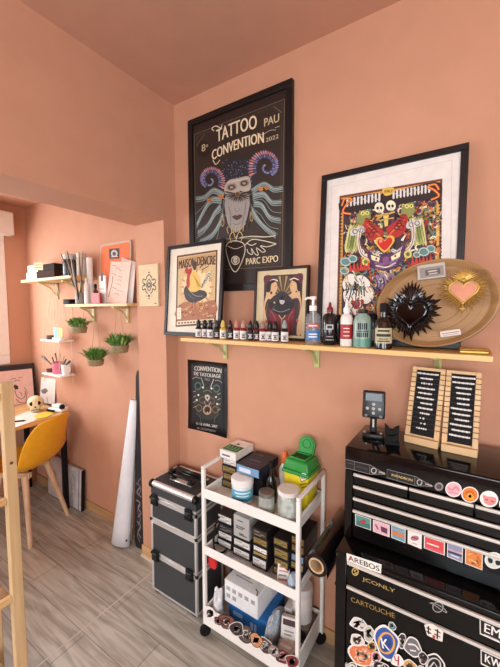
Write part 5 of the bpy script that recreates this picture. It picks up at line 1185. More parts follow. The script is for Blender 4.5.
# --- boxes on the middle tray
Z2 = .3903
def col(u0, u1, v, specs, which, y=None, h=.0345, d=.135, sh=0):
    p0 = at(u0, v, z=Z2); y = p0.y if y is None else y
    p0 = at(u0, v, y=y); p1 = at(u1, v, y=y); z = Z2; p0.x += sh; p1.x += sh
    for k, (lc, nm, hh, dx) in enumerate(specs):
        cbox(nm + ', ' + ['lowest', 'second', 'third', 'fourth', 'fifth'][k] + ' of the ' + which + ' stack on the middle tray', p0.x + dx, y + .003 * (k % 2), z, p1.x - p0.x, d, hh, lc, body=KBOX if lc != '#b5b2ad' else mat('#b5b2ad', .5)); z += hh + .0006
WL = '#d6d1cb'
col(215.5, 230, 542, ((WL, 'black box with white label', .036, 0), (WL, 'black box with white label', .036, .002), ('#3a3637', 'black box with dark label', .036, .008), (WL, 'black box with white label', .044, .001)), 'leftmost', y=1.160, sh=.010)
col(232.5, 250.5, 549, ((WL, 'black box with white label', .040, 0), (WL, 'black box with white label', .040, .001)), 'second', y=1.150)
p = at(233, 549, y=1.155)
t = thing('cartridge_box', 'tall pale grey box lying on the second stack of black boxes on the middle tray', 'box', (p.x + .002, 1.158, Z2 + .082)); MB().box(0, .082, 0, .125, 0, .098, mat('#aeaba6', .5), .0015).build('carton', t)
m = MB()
for z, x0_, x1_ in ((.075, .02, .05), (.048, .012, .06), (.04, .012, .05), (.018, .03, .055), (.012, .03, .07)): m.box(x0_, x1_, -.0006, 0, z, z + .005, mat('#5d5a58', .5))
m.build('lettering', t)
col(252, 267, 556, ((WL, 'black box with gold and white label', .050, 0), (GOLDL, 'black box with gold label', .018, .001), ('#e3ded8', 'white fronted box', .028, .004), (GOLD, 'black box with gold label', .036, .002), ('#3d3222', 'black box with dark gold label', .036, 0)), 'third', y=1.140)
col(273, 288, 561, ((GOLD, 'black box with gold label', .036, 0), (GOLD, 'black box with gold label', .036, .002), (GOLD, 'black box with gold label', .048, .003), (GOLD, 'black box with gold label', .036, -.001)), 'fourth', y=1.150)
col(290, 303.5, 563, (('#39404a', 'black box with dark label', .036, 0), (GOLDL, 'black box with gold label', .036, 0), ('#8fa3bd', 'box with pale blue label', .036, .003), (GOLD, 'black box with gold label', .036, .002), (GOLD, 'black box with gold label', .036, .004)), 'rightmost', y=1.170)
# loose bits on the middle tray
p = at(266, 561, z=Z2)
t = thing('cartridge_pack', 'small white sealed needle pack lying on the mesh floor of the middle tray', 'pack', (p.x, p.y, Z2), (0, 0, .5)); MB().box(-.03, .03, -.008, .008, 0, .008, WHITE, .002).build('pack', t); MB().box(-.03, .0, -.0085, -.008, .002, .006, mat('#a9a39e', .4)).build('label', t)
p = at(288, 575, z=Z2); p.y = max(p.y, 1.125)
t = thing('leaflet', 'small white leaflet with pink print leaning at the front of the middle tray', 'leaflet', (p.x + .004, 1.120, Z2 + .001), (math.radians(-40), 0, math.radians(20))); MB().box(-.024, .024, -.0008, .0008, 0, .10, PAPER, 0).build('sheet', t)
m = MB()
for k in range(6): m.box(-.018, .018 - .005 * (k % 2), -.0013, -.0009, .012 + .014 * k, .018 + .014 * k, mat(['#b06a70', '#7d8797', '#c99a98'][k % 3], .6))
m.build('print', t)
t = thing('plastic_bag', 'crumpled clear bluish bag of supplies at the right end of the middle tray', 'bag', (-.540, 1.128, Z2 + .001)); 
def lump(m, c, rx, ry, rz_, mt, seed, amp=.22, n=22):
    rn = random.Random(seed); vs = []; fs = []; R_ = 12
    ph = [(rn.random() * 6, rn.random() * 6, rn.randint(2, 5), rn.randint(2, 6)) for _ in range(7)]
    for j in range(R_ + 1):
        for k in range(n):
            la = PI * j / R_; lo = 2 * PI * k / n; f_ = 1 + amp * sum(math.sin(a_ * lo * 1 + p_) * math.sin(b_ * la + q_) for p_, q_, a_, b_ in ph) / 4
            vs.append((c[0] + rx * f_ * math.sin(la) * math.cos(lo), c[1] + ry * f_ * math.sin(la) * math.sin(lo), max(c[2] - rz_, c[2] - rz_ * f_ * math.cos(la))))
    for j in range(R_):
        for k in range(n): fs.append((j * n + k, j * n + (k + 1) % n, (j + 1) * n + (k + 1) % n, (j + 1) * n + k))
    return m.add(vs, fs, mt)
lump(MB(), (0, 0, .03), .022, .03, .03, mat('#a9b9c8', .25, noise=.3, scale=60, coat=.4), 3).build('bag', t)
# red pouch hanging at the left end and a black cable bundle on the middle tray
p = at(211, 562, y=1.10)
t = thing('key_pouch', 'red rubber pouch hanging under the left end of the middle tray', 'pouch', (p.x + .004, 1.108, p.z - .030))
m = MB(); m.prism([(x_ * 1.0, z_) for x_, z_ in ((-.020, .004), (-.010, 0), (.012, .0), (.020, .008), (.020, .034), (.008, .052), (-.010, .054), (-.020, .040))], .012, mat('#c9272a', .4), Matrix.Translation((0, -.006, 0))); m.build('pouch', t)
MB().tube([(0, 0, .053), (.002, 0, .0585)], .002, BLACK, 6).build('loop', t)
t = thing('cable', 'looped black cable hanging over the left rim of the middle tray', 'cable', (-.932, 1.115, Z2))
MB().tube([tuple(q) for q in crom([(0, .06, .12), (.004, .03, .14), (.012, .0, .10), (.016, -.012, .05), (.026, -.01, .012), (.05, .02, .006), (.035, .07, .006), (.0, .05, .007), (-.006, .01, .04), (.002, .045, .10)], 5)], .004, BLACKM, 7).build('cable', t)
# --- the lowest tray
Z3 = .0575
t = thing('box', 'blue cardboard box under the white box on the lowest tray', 'box', (-.872, 1.150, Z3), (0, 0, 0))
MB().box(0, .196, 0, .172, 0, .097, mat('#1f6cb4', .5), .002).build('carton', t)
m = MB(); m.box(.025, .075, -.0008, 0, .050, .068, mat('#8fb8dc', .5)); m.build('printed_panel', t, 'pale blue panel')
for x_ in (.118, .136): MB().box(x_, x_ + .012, -.0008, 0, .025, .060, mat('#a9c8e4', .5)).build('printed_bar', t, 'pale blue bar')
t = thing('box', 'white cardboard box with grey printed marks on top of the blue box', 'box', (-.889, 1.143, Z3 + .0985), (0, 0, -.02))
MB().box(0, .178, 0, .185, 0, .104, mat('#e6e5e3', .6), .002).build('carton', t)
m = MB()
for k in range(5): m.box(.012 + .033 * k, .032 + .033 * k, -.0008, 0, .060, .078, mat('#a09f9e', .5))
for k in range(2): m.box(.012 + .033 * k, .032 + .033 * k, -.0008, 0, .026, .044, mat('#a09f9e', .5))
m.build('printed_marks', t, 'grey printed marks')
m = MB(); m.box(.03, .12, .045, .05, .1042, .1046, mat('#b58c86', .5)); m.box(.05, .10, .06, .064, .1042, .1046, mat('#a9a09e', .5)); m.box(0, .178, .092, .0945, .1041, .1044, mat('#c9c8c4', .5)); m.build('top_print', t)
m = MB(); m.tube([(.150, .03, .1045), (.165, .02, .108), (.172, .004, .104)], .0022, mat('#4a4a4a', .5), 6); m.build('cut_flap', t)
t = thing('plastic_bag', 'crumpled white plastic bag at the left end of the lowest tray', 'bag', (-.914, 1.128, Z3))
lump(MB(), (0, 0, .075), .025, .028, .075, mat('#dfdfdf', .35, noise=.15, scale=50, coat=.3), 5, .3, 26).build('bag', t)
t = thing('plastic_bag', 'dark folded bag standing behind the white bag on the lowest tray', 'bag', (-.917, 1.262, Z3))
lump(MB(), (0, 0, .13), .022, .055, .13, mat('#4b4a4c', .5, noise=.2, scale=20), 9, .12).build('bag', t)
t = thing('bubble_wrap', 'crumpled roll of clear bubble wrap to the right of the blue box', 'wrap', (-.652, 1.180, Z3))
lump(MB(), (0, 0, .068), .022, .080, .068, mat('#b9c2ca', .25, noise=.3, scale=90, bump=.4, coat=.4), 12, .18, 30).build('wrap', t)
for k, (x, y, rz, z) in enumerate(((-.577, 1.165, .2, 0), (-.580, 1.162, .12, .0335))):
    t = thing('wipes_pack', ['pale pink pack of wipes lowest at the front corner of the lowest tray', 'pink and white printed pack of wipes on top of another pack on the lowest tray'][k], 'pack', (x, y, Z3 + z), (0, 0, rz))
    lump(MB(), (0, 0, .0165), .036, .055, .0165, mat(['#dcb9a8', '#e0c8ba'][k], .5, noise=.1, scale=40), 20 + k, .06).build('pack', t)
    for q_ in (-.03, 0, .03): MB().box(-.024, .024, q_ - .006, q_ + .006, .0325, .0332, mat('#e9ddd4', .5)).build('stripe', t, 'pale stripe')
t = thing('box', 'small white printed carton standing tilted on the packs of wipes', 'box', (-.578, 1.170, Z3 + .069), (math.radians(-20), 0, .25))
MB().box(-.034, .034, -.012, .014, 0, .075, mat('#e0dad3', .6), .0015).build('carton', t)
MB().box(-.028, .028, -.0128, -.0121, .046, .067, mat('#4a2e30', .5)).build('label', t, 'dark label')
m = MB(); m.box(-.02, .012, -.0128, -.0121, .012, .017, mat('#9a8f8a', .5)); m.box(-.02, .02, -.0128, -.0121, .024, .029, mat('#9a8f8a', .5)); m.build('print', t)
t = thing('box', 'pale carton lying tilted between the bubble wrap and the printed carton', 'box', (-.612, 1.272, Z3), (0, 0, .03))
MB().box(-.016, .016, -.05, .04, 0, .140, mat('#c9c2ba', .6), .0015).build('carton', t); MB().box(-.010, .010, -.051, -.0501, .07, .125, mat('#8a8280', .5)).build('label', t)
t = thing('box', 'low brown carton underneath the round white tub on the lowest tray', 'box', (-.562, 1.282, Z3), (0, 0, 0))
MB().box(-.040, .040, -.045, .045, 0, .075, mat('#7d6a5c', .7), .0015).build('carton', t); MB().box(-.03, .03, -.046, -.0451, .02, .06, mat('#3a2a2a', .5)).build('label', t, 'dark label')
t = thing('paper_towel_tub', 'round white tub with pale lid at the back right of the lowest tray', 'tub', (-.570, 1.280, Z3 + .0755))
MB().lathe([(.040, 0), (.043, .004), (.043, .110), (.041, .114)], mat('#e2d9d2', .5), seg=30).build('body', t); MB().lathe([(.043, .1145), (.0448, .116), (.0448, .146), (.041, .152), (.002, .154)], mat('#dccfc8', .5), seg=30).build('lid', t); MB().lathe([(.006, .1542), (.006, .157), (.002, .158)], mat('#6b5a55', .5), seg=14).build('knob', t)
# ------------------------------------------------------------------ black tool cabinet and chest
X0, X1 = -.330, .290; YC, YR = 1.070, 1.318; YL = .990
ZB, ZT = .716, 1.024
GLB = mat('#080708', .13, noise=.05, coat=.15, spec=.4); DRW = mat('#0a0909', .2, noise=.05, coat=.1, spec=.35)
RAIL = mat('#d3ccc2', .35, .2, noise=.03)
c = Vector(((X0 + X1) / 2, 1.15, 0))
t = thing('tool_cabinet', 'black lower tool cabinet with sticker covered drawers standing on the floor', 'cabinet', c); TCAB = t
m = MB(); m.box(X0, X1, YL + .024, YR + .01, .060, ZB - .014, GLB, .002); m.build('carcass', t, off=c)
m = MB(); m.box(X0 - .001, X1 + .001, YL + .002, YR + .011, ZB - .0135, ZB, GLB, .004, seg=2); m.build('top_panel', t, 'glossy top ledge', off=c)
for a_, b_ in ((X0, X0 + .034), (X1 - .034, X1)): MB().box(a_, b_, YL + .004, YL + .0235, .06, ZB - .014, GLB, .002).build('front_pillar', t, off=c)
def drawer(t, c, x0, x1, y, z0, z1, rail=.009, out=.005):
    o = MB().box(x0, x1, y, y + .022, z0, z1 - .001, DRW, .002).build('drawer', t, off=c)
    MB().box(x0, x1, y - out, y + .004, z1 - rail, z1, RAIL, .002, seg=2).build('handle_rail', o, 'pale handle rail', off=c); return o
LD = []
for z0, z1 in ((.624, .6975), (.365, .620), (.205, .361), (.070, .201)): LD.append(drawer(t, c, X0 + .0375, X1 - .0375, YL, z0, z1))
for x in (X0 + .05, X1 - .05):
    for y in (YL + .06, YR - .04):
        o = MB().lathe([(.010, -.014), (.027, -.013), (.03, -.008), (.03, .008), (.027, .013), (.010, .014)], BLACKM, Matrix.Translation((x, y, .030)) @ Matrix.Rotation(PI / 2, 4, 'Y'), 22).build('castor', t, off=c)
        MB().box(x - .02, x + .02, y - .02, y + .02, .0565, .0605, STEEL).build('plate', o, off=c)
m = MB(); m.tube([(X0 - .001, YL + .10, .52), (X0 - .028, YL + .10, .52), (X0 - .028, YR - .06, .52), (X0 - .001, YR - .06, .52)], .007, BLACKM, 8); m.build('side_handle', t, off=c)
yS = YL - c.y
def stk(fn, label, y=yS - .0004): A = Art(t, y, step=.0003); fn(A); return A.done('sticker', t, label)
def f_(A):
    A.poly([(346.4, 553), (381.6, 564.4), (381, 573.6), (347, 561.8)], '#e7e0d6'); A.up().text('AREBOS', (348.4, 560.2), (379.4, 571.4), 5.0, '#1a1617', bold=.008); A.up().poly([(348.2, 560.2), (350.6, 555.4), (351.2, 558)], '#a02b25')
A = Art(t, YL + .002 - c.y - .0004); f_(A); A.done('sticker', t, 'white sticker with black capitals')
m = MB(); m.box(X0 + .035, X1 - .035, YL + .004, YL + .0235, .699, ZB - .014, GLB); m.build('top_strip', t, off=c)
def f_(A):
    A.ring(355.2, 571.6, 3.0, 3.6, 1.0, '#b59a5c').line([(357, 569.6), (354, 570.6), (356.6, 573), (353.6, 574)], .9, '#b59a5c', sm=4); A.text('JCONLY', (362.4, 580.2), (395, 593), 3.5, '#b89d60')
stk(f_, 'gold lettering beside a round emblem')
stk(lambda A: A.text('CARTOUCHE', (351.2, 601.4), (395, 618.4), 4.6, '#95793f'), 'dull gold lettering on the big drawer')
def f_(A):
    A.ell(438, 607, 6.2, 5.2, '#141213', rot=.3).up().ring(438, 607, 5.2, 5.0, .9, '#9a958e').line([(429.2, 603), (433, 604), (441, 609.5), (446.8, 612.6), (443, 607.5), (434, 603), (429.2, 603)], .8, '#9a958e', sm=4)
stk(f_, 'grey ringed planet sticker')
def f_(A):
    A.poly([(424.2, 624.6), (432.2, 623.4), (443.4, 631), (442.4, 641.8), (436, 639.6), (427, 635)], '#e2dacd'); A.up()
    for pl in ([(426.5, 627.5), (431, 629.4)], [(428.6, 626), (428.4, 634)], [(426.4, 631), (431.4, 633.6)], [(434.6, 629.4), (440.6, 633)], [(437.6, 629), (437.2, 639)], [(434, 633.6), (440.4, 637)]): A.line(pl, 1.2, '#2a2322')
    A.poly([(432.6, 634.4), (435.6, 636), (435.2, 639), (432.4, 637.6)], '#b0403a')
stk(f_, 'cream sticker with dark brush characters', yS - .0066)
def f_(A):
    A.poly([(479.6, 618), (520, 635), (520, 652), (479.8, 634)], '#e3ddd3'); A.up().poly([(480.6, 619.6), (520, 636.4), (520, 650.6), (480.8, 633)], '#151213'); A.up().text('EM', (484, 631.4), (500, 638.4), 9, '#e6e0d6', bold=.03).line([(484, 634), (499, 640.6)], 1, '#b9b2a8')
stk(f_, 'upper black sticker with white border at the edge')
def f_(A):
    A.poly([(480.6, 649), (522, 668), (522, 684), (480.8, 664)], '#e3ddd3'); A.up().poly([(481.6, 650.6), (522, 669.4), (522, 682.6), (481.8, 663)], '#171415'); A.up().text('KW', (484.6, 661.4), (501, 669), 8, '#e6e0d6', bold=.03)
stk(f_, 'lower black sticker with white border at the edge')
# overlapping stickers on the big drawer
y2 = yS - .0012
S2 = [('small black and white drawing sticker', 359, 624, 9, 6.4, '#cfc8c0', '#241f20', 0), ('pale portrait sticker', 357, 640, 7, 7, '#d8cfc4', '#8e6a62', 1), ('grey figure sticker', 369, 634, 6, 8, '#b9b1a6', '#3a3335', 0), ('large round blue sticker with white letter', 386.5, 643, 12.5, 17, '#33539c', '#dfe3ea', 2),
      ('orange and pink face sticker', 362, 655, 13, 13, '#d9764a', '#e8c3a4', 1), ('small black and grey figure sticker', 402, 641, 5, 7.5, '#3a3537', '#b7afa8', 3), ('grey hand shaped sticker', 413, 647, 9, 9.5, '#6f6c6c', '#e3dcd4', 4), ('white sticker with red mark', 397, 660, 6.4, 7, '#e3dbd3', '#b03a3e', 5),
      ('black round sticker with white ring', 434, 664, 10, 10.5, '#171516', '#cfc9c2', 6), ('tan cat sticker', 410, 667, 7, 7, '#c99a5c', '#4a3226', 1), ('black emblem sticker', 381, 668, 8, 7, '#231f21', '#cfc5bb', 3), ('blue and black badge sticker', 352, 669, 6, 7, '#3f4a55', '#d6cfc6', 2), ('small yellow flower sticker', 372, 646, 4.5, 5, '#c9a23e', '#5a3a20', 1), ('small teal drop sticker', 392, 626, 4, 4.5, '#4a7c80', '#d8e0da', 3), ('small pink and black sticker', 376, 657, 5, 6, '#b9707a', '#2a1c20', 0), ('dark skull sticker', 423, 658, 5, 6, '#2b292b', '#d9d2c8', 1), ('small red and cream sticker', 371, 672, 6, 6, '#a8473a', '#e6d8c4', 3), ('small green sticker', 392, 674, 5, 5, '#5f7a4a', '#dfe0c8', 0), ('grey cat sticker', 421, 672, 6, 6, '#77726f', '#2a2628', 1)]
rn = random.Random(21)
for k, (lb, u, v, ru, rv, c1, c2, kd) in enumerate(S2):
    A = Art(t, y2 - .0009 * (k % 4), step=.0002)
    blob = [(u + ru * (1 + .14 * math.sin(3 * th + k)) * math.cos(th), v + rv * (1 + .12 * math.sin(2 * th + k * 2)) * math.sin(th) + .22 * ru * math.cos(th)) for th in [2 * PI * j / 26 for j in range(26)]]
    A.poly(blob, '#e6dfd6').up().poly([(u + (p - u) * .86, v + (q - v) * .86) for p, q in blob], c1).up()
    if kd == 2:
        A.ring(u, v, ru * .62, rv * .6, 1.8, '#d9a23c' if k == 3 else c2).ell(u - 1, v + 1, ru * .46, rv * .42, '#27407f' if k == 3 else c1)
        if k == 3: A.up().text('K', (u - 4, v + 5), (u + 3.5, v + 7.4), 10, '#e9e6e2', bold=.04)
    elif kd == 5: A.line([(u - 2.4, v - 4), (u - 1.6, v), (u + 2, v + 1)], 1.3, c2).line([(u + 1.6, v - 4), (u + 1.2, v + 5.4)], 1.3, c2)
    elif kd == 6: A.ring(u, v + 1, ru * .66, rv * .66, 1.1, c2).line([(u - 4, v + 3), (u, v - 2), (u + 4, v + 4)], 1.2, c2)
    elif kd == 4: A.line([(u - 5, v - 3), (u + 2, v - 2), (u + 6, v + 3)], 1.6, c2, sm=3).line([(u - 3, v + 3), (u + 3, v + 4)], 1.4, c2)
    else:
        for j in range(9): A.line([(u + (rn.random() - .5) * ru * 1.3, v + (rn.random() - .5) * rv * 1.2), (u + (rn.random() - .5) * ru * 1.2, v + (rn.random() - .5) * rv * 1.2), (u + (rn.random() - .5) * ru * 1.2, v + (rn.random() - .5) * rv * 1.2)], 1.0, rn.choice((c2, '#2b2325', c2, '#e3d8cc')), sm=3)
        if kd == 1: A.up().ell(u - ru * .3, v - 1, 1.5, 1.7, '#2b2022').ell(u + ru * .3, v + .6, 1.5, 1.7, '#2b2022').line([(u - 2, v + rv * .45), (u + 2.4, v + rv * .5)], 1, '#7a3030')
    A.done('sticker', t, lb)

# --- upper chest
c = Vector(((X0 + X1) / 2, 1.19, ZB))
t = thing('tool_chest', 'glossy black tool chest with pale handle rails on top of the lower cabinet', 'chest', c)
ZD0 = ZB + .001
m = MB(); m.box(X0, X1, YC + .024, YR, ZD0, .9455, GLB, .002); m.box(X0, X0 + .026, YC + .002, YC + .0235, ZD0, .9455, GLB, .002); m.box(X1 - .026, X1, YC + .002, YC + .0235, ZD0, .9455, GLB, .002); m.build('carcass', t, off=c)
o = MB().box(X0 - .001, X1 + .001, YC, YR + .002, .9465, ZT, GLB, .006, seg=3).build('lid', t, off=c)
for x0, x1 in ((X0 + .029, -.1405), (-.1365, .0235), (.0275, X1 - .029)): drawer(t, c, x0, x1, YC, .905, .9415)
drawer(t, c, X0 + .029, X1 - .029, YC, .8655, .901); drawer(t, c, X0 + .029, X1 - .029, YC, .8235, .861)
drawer(t, c, X0 + .029, X1 - .029, YC, ZD0 + .008, .8195)
yS = YC - c.y
def stk(lb, fn, dy=.0008): A = Art(t, yS - dy, step=.0003); fn(A); return A.done('sticker', t, lb)
def pen(u0, v0, u1, v1, txt):
    def f_(A):
        X = lambda k, s: (u0 + (u1 - u0) * k + s * .0, v0 + (v1 - v0) * k + s)
        L = [X(0, -4.2), X(.62, -4.6), X(.80, -2), X(.98, -.4), X(.98, 1.0), X(.80, 2.4), X(.62, 4.6), X(0, 4.2)]
        A.poly(L, '#1b1819').up().line(L, .6, '#7c7874', closed=True).line([X(.22, -4.2), X(.22, 4.2)], .5, '#6d6965').line([X(.60, -4.4), X(.60, 4.4)], .5, '#6d6965').ring(*X(.70, 0), 2.4, 2.6, .8, '#b3aea8').line([X(.82, 0), X(.97, .3)], 1.2, '#a8a39d')
        if txt: A.text(txt, X(.10, 1.2), X(.54, 1.2), 2.4, '#b59a5c', bold=.02)
        else: A.line([X(.05, -1.4), X(.19, -1.2)], .5, '#5c5855').line([X(.28, 0), X(.55, .2)], 1.4, '#3d3a3a')
    return f_
stk('black pen machine sticker at the left end of the lid', pen(345.6, 463.5, 386, 473.6, None))
stk('black pen machine sticker with gold lettering', pen(387, 473.4, 433.5, 486, 'KWADRON'))
stk('small grey round sticker', lambda A: A.ell(439, 486.6, 4.4, 4.2, '#8d8781').up().ell(439, 486.6, 2.8, 2.6, '#4d4847'))
def f_(A): A.ell(453.6, 489.4, 8.4, 7.6, '#e6ddd8', rot=.3).up().ell(453.6, 489.4, 7.2, 6.4, '#dcaab0', rot=.3).up().line([(448, 487), (452, 490), (456, 486.6), (459, 491)], 1.6, '#cf7f86', sm=4).line([(449, 492), (454, 492.4), (458, 494)], 1.2, '#c9888f', sm=3)
stk('round pale pink sticker', f_)
def f_(A): A.ell(470, 494.6, 8.8, 8.0, '#e6dcd2', rot=.3).up().ell(470, 494.6, 7.6, 6.9, '#d8762c', rot=.3).up().ell(470, 494.4, 4.6, 3.8, '#b85a20', rot=.3).up().poly([(466.4, 497.6), (467, 493.6), (470.4, 492.4), (473.6, 495.6), (474, 499.4), (470, 500)], '#e39a34', sm=3).ell(470, 496, 1.5, 1.6, '#7a3a1c')
stk('round orange sticker', f_, .0020)
def f_(A): A.ell(489, 499, 9.4, 8.2, '#e9e2dc', rot=.3).up().poly([(483, 495), (487, 496.4), (491, 496.6), (496, 498), (495.6, 503), (490, 505.4), (484.4, 502.4)], '#d88a86', sm=3).up().line([(485.4, 499), (488, 500)], 1.3, '#a04a4a').line([(491, 501), (494, 501.6)], 1.3, '#a04a4a')
stk('round white sticker with pink face', f_)
stk('white round sticker at the edge', lambda A: A.ell(507, 504, 8, 7.6, '#e6dfd8', rot=.3))
def card(lb, px, c1, c2, kd):
    def f_(A):
        A.poly(px, '#e4dcd2'); (u0, v0), (u1, v1), (u2, v2), (u3, v3) = px; cu, cv = sum(p[0] for p in px) / 4, sum(p[1] for p in px) / 4
        q_ = [(cu + (p - cu) * .9, cv + (q - cv) * .9) for p, q in px]; A.up().poly(q_, c1); A.up()
        lo = lambda k, j: (q_[0][0] + (q_[1][0] - q_[0][0]) * k + (q_[3][0] - q_[0][0]) * j, q_[0][1] + (q_[1][1] - q_[0][1]) * k + (q_[3][1] - q_[0][1]) * j)
        if kd == 0: A.poly([lo(0, .55), lo(1, .5), lo(1, 1), lo(0, 1)], c2).up().ell(*lo(.5, .48), 3, 2.2, '#a9403a')
        elif kd == 1: A.poly([lo(.45, .3), lo(.9, .35), lo(.9, .85), lo(.5, .8)], c2).line([lo(.12, .3), lo(.3, .7)], 1.6, '#8a4a68')
        elif kd == 2: A.poly([lo(0, .4), lo(1, .45), lo(1, .75), lo(0, .8)], c2).line([lo(.1, .2), lo(.9, .25)], 1.2, '#c98a5a')
        elif kd == 3: A.ell(*lo(.5, .42), 4.2, 2.6, c2).up().line([lo(.25, .4), lo(.75, .42)], .9, '#3a3a40').line([lo(.3, .85), lo(.7, .87)], .8, '#b08a86')
        elif kd == 4: A.line([lo(.1, .5), lo(.75, .52)], 1.4, '#efd9d2').poly([lo(0, .75), lo(1, .8), lo(1, 1), lo(0, 1)], '#cf5a68')
        elif kd == 5: A.poly([lo(0, .38), lo(1, .4), lo(1, .52), lo(0, .5)], '#c9a0a8').poly([lo(0, .55), lo(1, .57), lo(1, .72), lo(0, .7)], '#3a3f55').line([lo(.2, .8), lo(.8, .86)], 1.2, '#d8d8dc')
        elif kd == 6:
            rr = random.Random(2)
            for j in range(22): k1, k2 = rr.random() * .85, rr.random() * .85; A.line([lo(k1, k2), lo(k1 + .12, k2 + .06), lo(k1 + .05, k2 + .14)], .8, rr.choice(('#e9a66a', '#b85224', '#f0c08a')), sm=3)
    stk(lb, f_)
card('teal and red landscape sticker', ((355.2, 513.8), (371, 519), (371, 530.4), (355.4, 525)), '#4c8a80', '#3d6f68', 0)
card('pink sticker with dark figure', ((373, 519.6), (389.6, 525), (389.6, 537.4), (373, 531.4)), '#dba9b2', '#5c3048', 1)
card('blue and orange striped sticker', ((391.4, 524.4), (405.6, 529.4), (405.4, 543), (391.4, 537.6)), '#5b9bb0', '#c9784a', 2)
card('white sticker with dark eye', ((407.8, 529.6), (422, 534.6), (421.6, 549.2), (407.6, 543.4)), '#e6e0d8', '#b06a78', 3)
card('wide red sticker', ((424, 535.6), (445, 542.4), (444.8, 555.6), (423.8, 548)), '#d24a48', '#d24a48', 4)
card('violet seascape sticker', ((447.4, 542), (463, 547), (462.6, 563), (447, 556.6)), '#8a8ea8', '#3a3f55', 5)
card('orange patterned sticker', ((465.4, 547), (482.8, 552.6), (482.4, 570.4), (465, 563.6)), '#d8803c', '#d8803c', 6)
def f_(A): A.ell(494, 560.4, 9.6, 8.4, '#dfe0d8', rot=.3).up().ell(494, 560.4, 8.4, 7.2, '#cfd2c8', rot=.3).up().poly([(488, 557.4), (492.6, 559.4), (492, 563), (488.6, 562)], '#23201f', sm=3).poly([(495.6, 560.4), (500.6, 561.4), (499.6, 565.2), (496, 564.4)], '#23201f', sm=3).line([(487, 555.4), (492, 556.8)], 1, '#23201f')
stk('round white sticker with dark sunglasses', f_)

# --- roll of black film held on the chest side
p = at(314.5, 567.5, y=1.01)
t = thing('film_roll', 'large roll of black film on a cardboard core beside the tool cabinet', 'roll', (-.4005, 1.01, .622))
MR = Matrix.Rotation(-PI / 2, 4, 'X')
m = MB(); m.lathe([(.0265, 0), (.0375, 0), (.039, .003), (.039, .295), (.0375, .298), (.0265, .298)], mat('#0f0d0e', .2, noise=.2, scale=12, coat=.4), MR, 32, cap=False); m.build('film', t)
m = MB(); m.lathe([(.0205, -.002), (.0262, -.002), (.0262, .300), (.0205, .300), (.0205, -.002)], mat('#c0a27c', .8, noise=.1), MR, 28, cap=False); m.build('core', t, 'tan cardboard core')
m = MB(); m.add([(.033, .01, -.021), (.030, .02, -.05), (.028, .14, -.06), (.036, .20, -.016), (.0335, .01, -.021), (.031, .02, -.05)], [(0, 1, 2, 3)], mat('#0f0d0e', .25)); o = m.build('loose_end', t); md = o.modifiers.new('thick', 'SOLIDIFY'); md.thickness = .0008
t = thing('roll_holder', 'black bar bracket holding the film roll at the side of the cabinet', 'bracket', (-.4005, 1.16, .622))
m = MB(); m.tube([(0, -.10, 0), (0, .165, 0)], .007, BLACKM, 10); m.build('bar', t)
MB().box(-.008, .0685, .155, .165, -.008, .008, BLACKM, .002).build('arm', t)

# --- things on the chest
p = at(373, 437.5, z=ZT)
t = thing('power_supply', 'black power supply with buttons on a stand at the left end of the tool chest', 'device', (p.x, p.y, ZT), (0, 0, face_cam(p.x, p.y) * .75))
MB().box(-.035, .035, -.022, .024, 0, .018, BLACK, .004, seg=2).build('base', t)
m = MB(); [m.lathe([(.004, .018), (.005, .0195), (.005, .024), (.001, .025)], STEEL, Matrix.Translation((x_, -.012, 0)), 12) for x_ in (-.027, .027)]; m.build('terminals', t, 'steel terminals')
m = MB(); m.box(-.011, .011, -.002, .010, .018, .075, BLACK, .003); m.build('stand', t); MB().box(-.003, .003, -.0026, -.0022, .038, .066, STEEL).build('slot', t, 'pale slot')
M = Matrix.Translation((0, -.004, .07)) @ Matrix.Rotation(math.radians(-10), 4, 'X')
m = MB(); m.box(-.037, .037, -.010, .008, 0, .094, mat('#141314', .35, noise=.08), .006, M, 3); o = m.build('panel', t)
MB().box(-.028, .028, -.0108, -.0099, .058, .086, mat('#26282b', .2), .001, M).build('screen', o, 'dark grey screen')
m = MB()
for x_, z_ in ((0, .048), (-.020, .033), (0, .033), (.020, .033), (0, .018), (-.024, .008), (.024, .008)): m.lathe([(.0055, .0095), (.0052, .0112), (.001, .0116)], mat('#a8a6a3' if z_ not in (.008,) else '#5d5b5a', .4), M @ Matrix.Translation((x_, 0, z_)) @ Matrix.Rotation(PI / 2, 4, 'X'), 12)
m.build('buttons', o, 'grey buttons')
p = at(391.5, 443.5, z=ZT)
t = thing('machine_stand', 'small black notched rest between the power supply and the jewellery displays', 'stand', (p.x, p.y, ZT), (0, 0, .3))
m = MB(); m.box(-.022, .022, -.018, .018, 0, .012, BLACKM, .002); m.build('base', t)
MB().prism([(-.020, 0), (.020, 0), (.022, .05), (.012, .044), (.004, .036), (-.006, .036), (-.013, .046), (-.022, .054)], .014, BLACKM, Matrix.Translation((0, -.007, .0122))).build('cradle', t)
MB().prism([(-.016, 0), (.016, 0), (.018, .026), (.006, .018), (-.008, .018), (-.018, .028)], .010, BLACKM, Matrix.Translation((-.004, -.0175, .0122))).build('front_cradle', t)

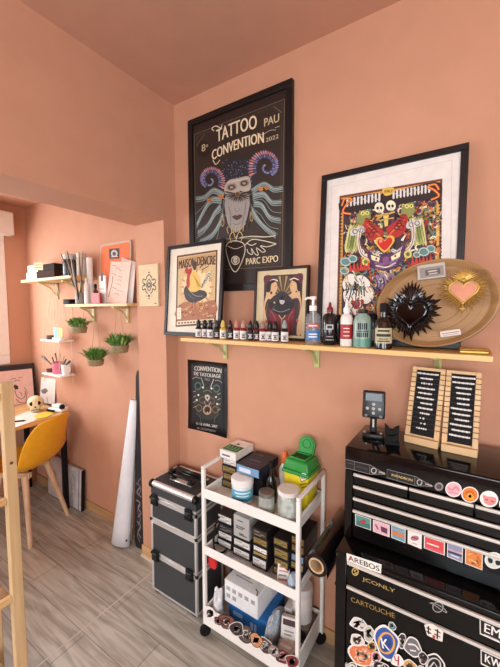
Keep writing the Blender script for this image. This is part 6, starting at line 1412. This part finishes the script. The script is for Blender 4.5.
# jewellery displays
def display(label, x0, x1, y0, rz, which):
    w = x1 - x0; t = thing('jewellery_display', label, 'display', ((x0 + x1) / 2, y0, ZT), (0, 0, rz)); hw = w / 2
    PW = wood('#caa372', '#e2c092', 0, 10)
    MB().box(-hw, hw, 0, .050, 0, .024, PW, .002).build('base', t)
    tilt = math.radians(-17); M = Matrix.Translation((0, .012, .0242)) @ Matrix.Rotation(tilt, 4, 'X'); H = .232
    m = MB(); m.box(-hw, hw, .004, .010, 0, H, PW, 0, M); m.box(-hw, -hw + .015, -.004, .0038, 0, H, PW, .001, M); m.box(hw - .015, hw, -.004, .0038, 0, H, PW, .001, M); m.box(-hw + .015, hw - .015, -.004, .0038, H - .010, H, PW, .001, M); m.build('board', t)
    MB().box(-hw + .0155, hw - .0155, -.0025, .0036, .006, H - .0105, mat('#131113', .9), 0, M).build('pad', t, 'black velvet pad')
    m = MB(); rows = 12
    for k in range(rows):
        z = H - .020 - k * .0165
        for s_ in (-1, 1): m.box(s_ * (hw - .0072) - .0079, s_ * (hw - .0072) + .0079, -.0043, -.0039, z - .0012, z + .0012, mat('#3b2a1c', .8), 0, M)
    m.build('notches', t, 'dark notches')
    R3 = mw(t); rn = random.Random(len(which))
    for k in range(rows):
        z = H - .020 - k * .0165; L = (.9, .55, .45, .75, .6, .7, .5, .62, .4, .16, .16, .42)[k] if which == 'left' else (.95, .9, .65, .6, .5, .5, .85, .7, .6, .85, .75, .85)[k]
        of = (rn.random() - .5) * (1 - L) * .5
        m = MB(); m.tube([M @ Vector((-hw + .004, -.0058, z)), M @ Vector((0, -.0056, z - .0018)), M @ Vector((hw - .004, -.0058, z))], .0005, mat('#6b6660', .4, .5), 4)
        n = max(2, int(13 * L)); iw = hw - .017
        for j in range(n):
            x_ = (of + L * (-1 + 2 * j / (n - 1)) * (1 - abs(of))) * iw; m.ball((x_, -.0060, z - .0018 * (1 - (x_ / hw) ** 2)), .0036 if j % 2 else .0029, mat('#f0ece6', .3, .1), M=M, seg=8, rings=5)
        o = m.build('ear_chain'); o.location = t.location; o.rotation_euler = t.rotation_euler
        tag(o, 'silver beaded chain strung on the %s jewellery display, row %s from its top' % (which, ['one', 'two', 'three', 'four', 'five', 'six', 'seven', 'eight', 'nine', 'ten', 'eleven', 'twelve'][k]), 'chain', 'chains on the %s jewellery display' % which)
display('wooden jewellery display with black pad, beside the black notched rest', -.176, -.074, 1.205, math.radians(-8), 'left')
display('wooden jewellery display with black pad, the one away from the power supply', -.066, .030, 1.192, math.radians(-3), 'right')
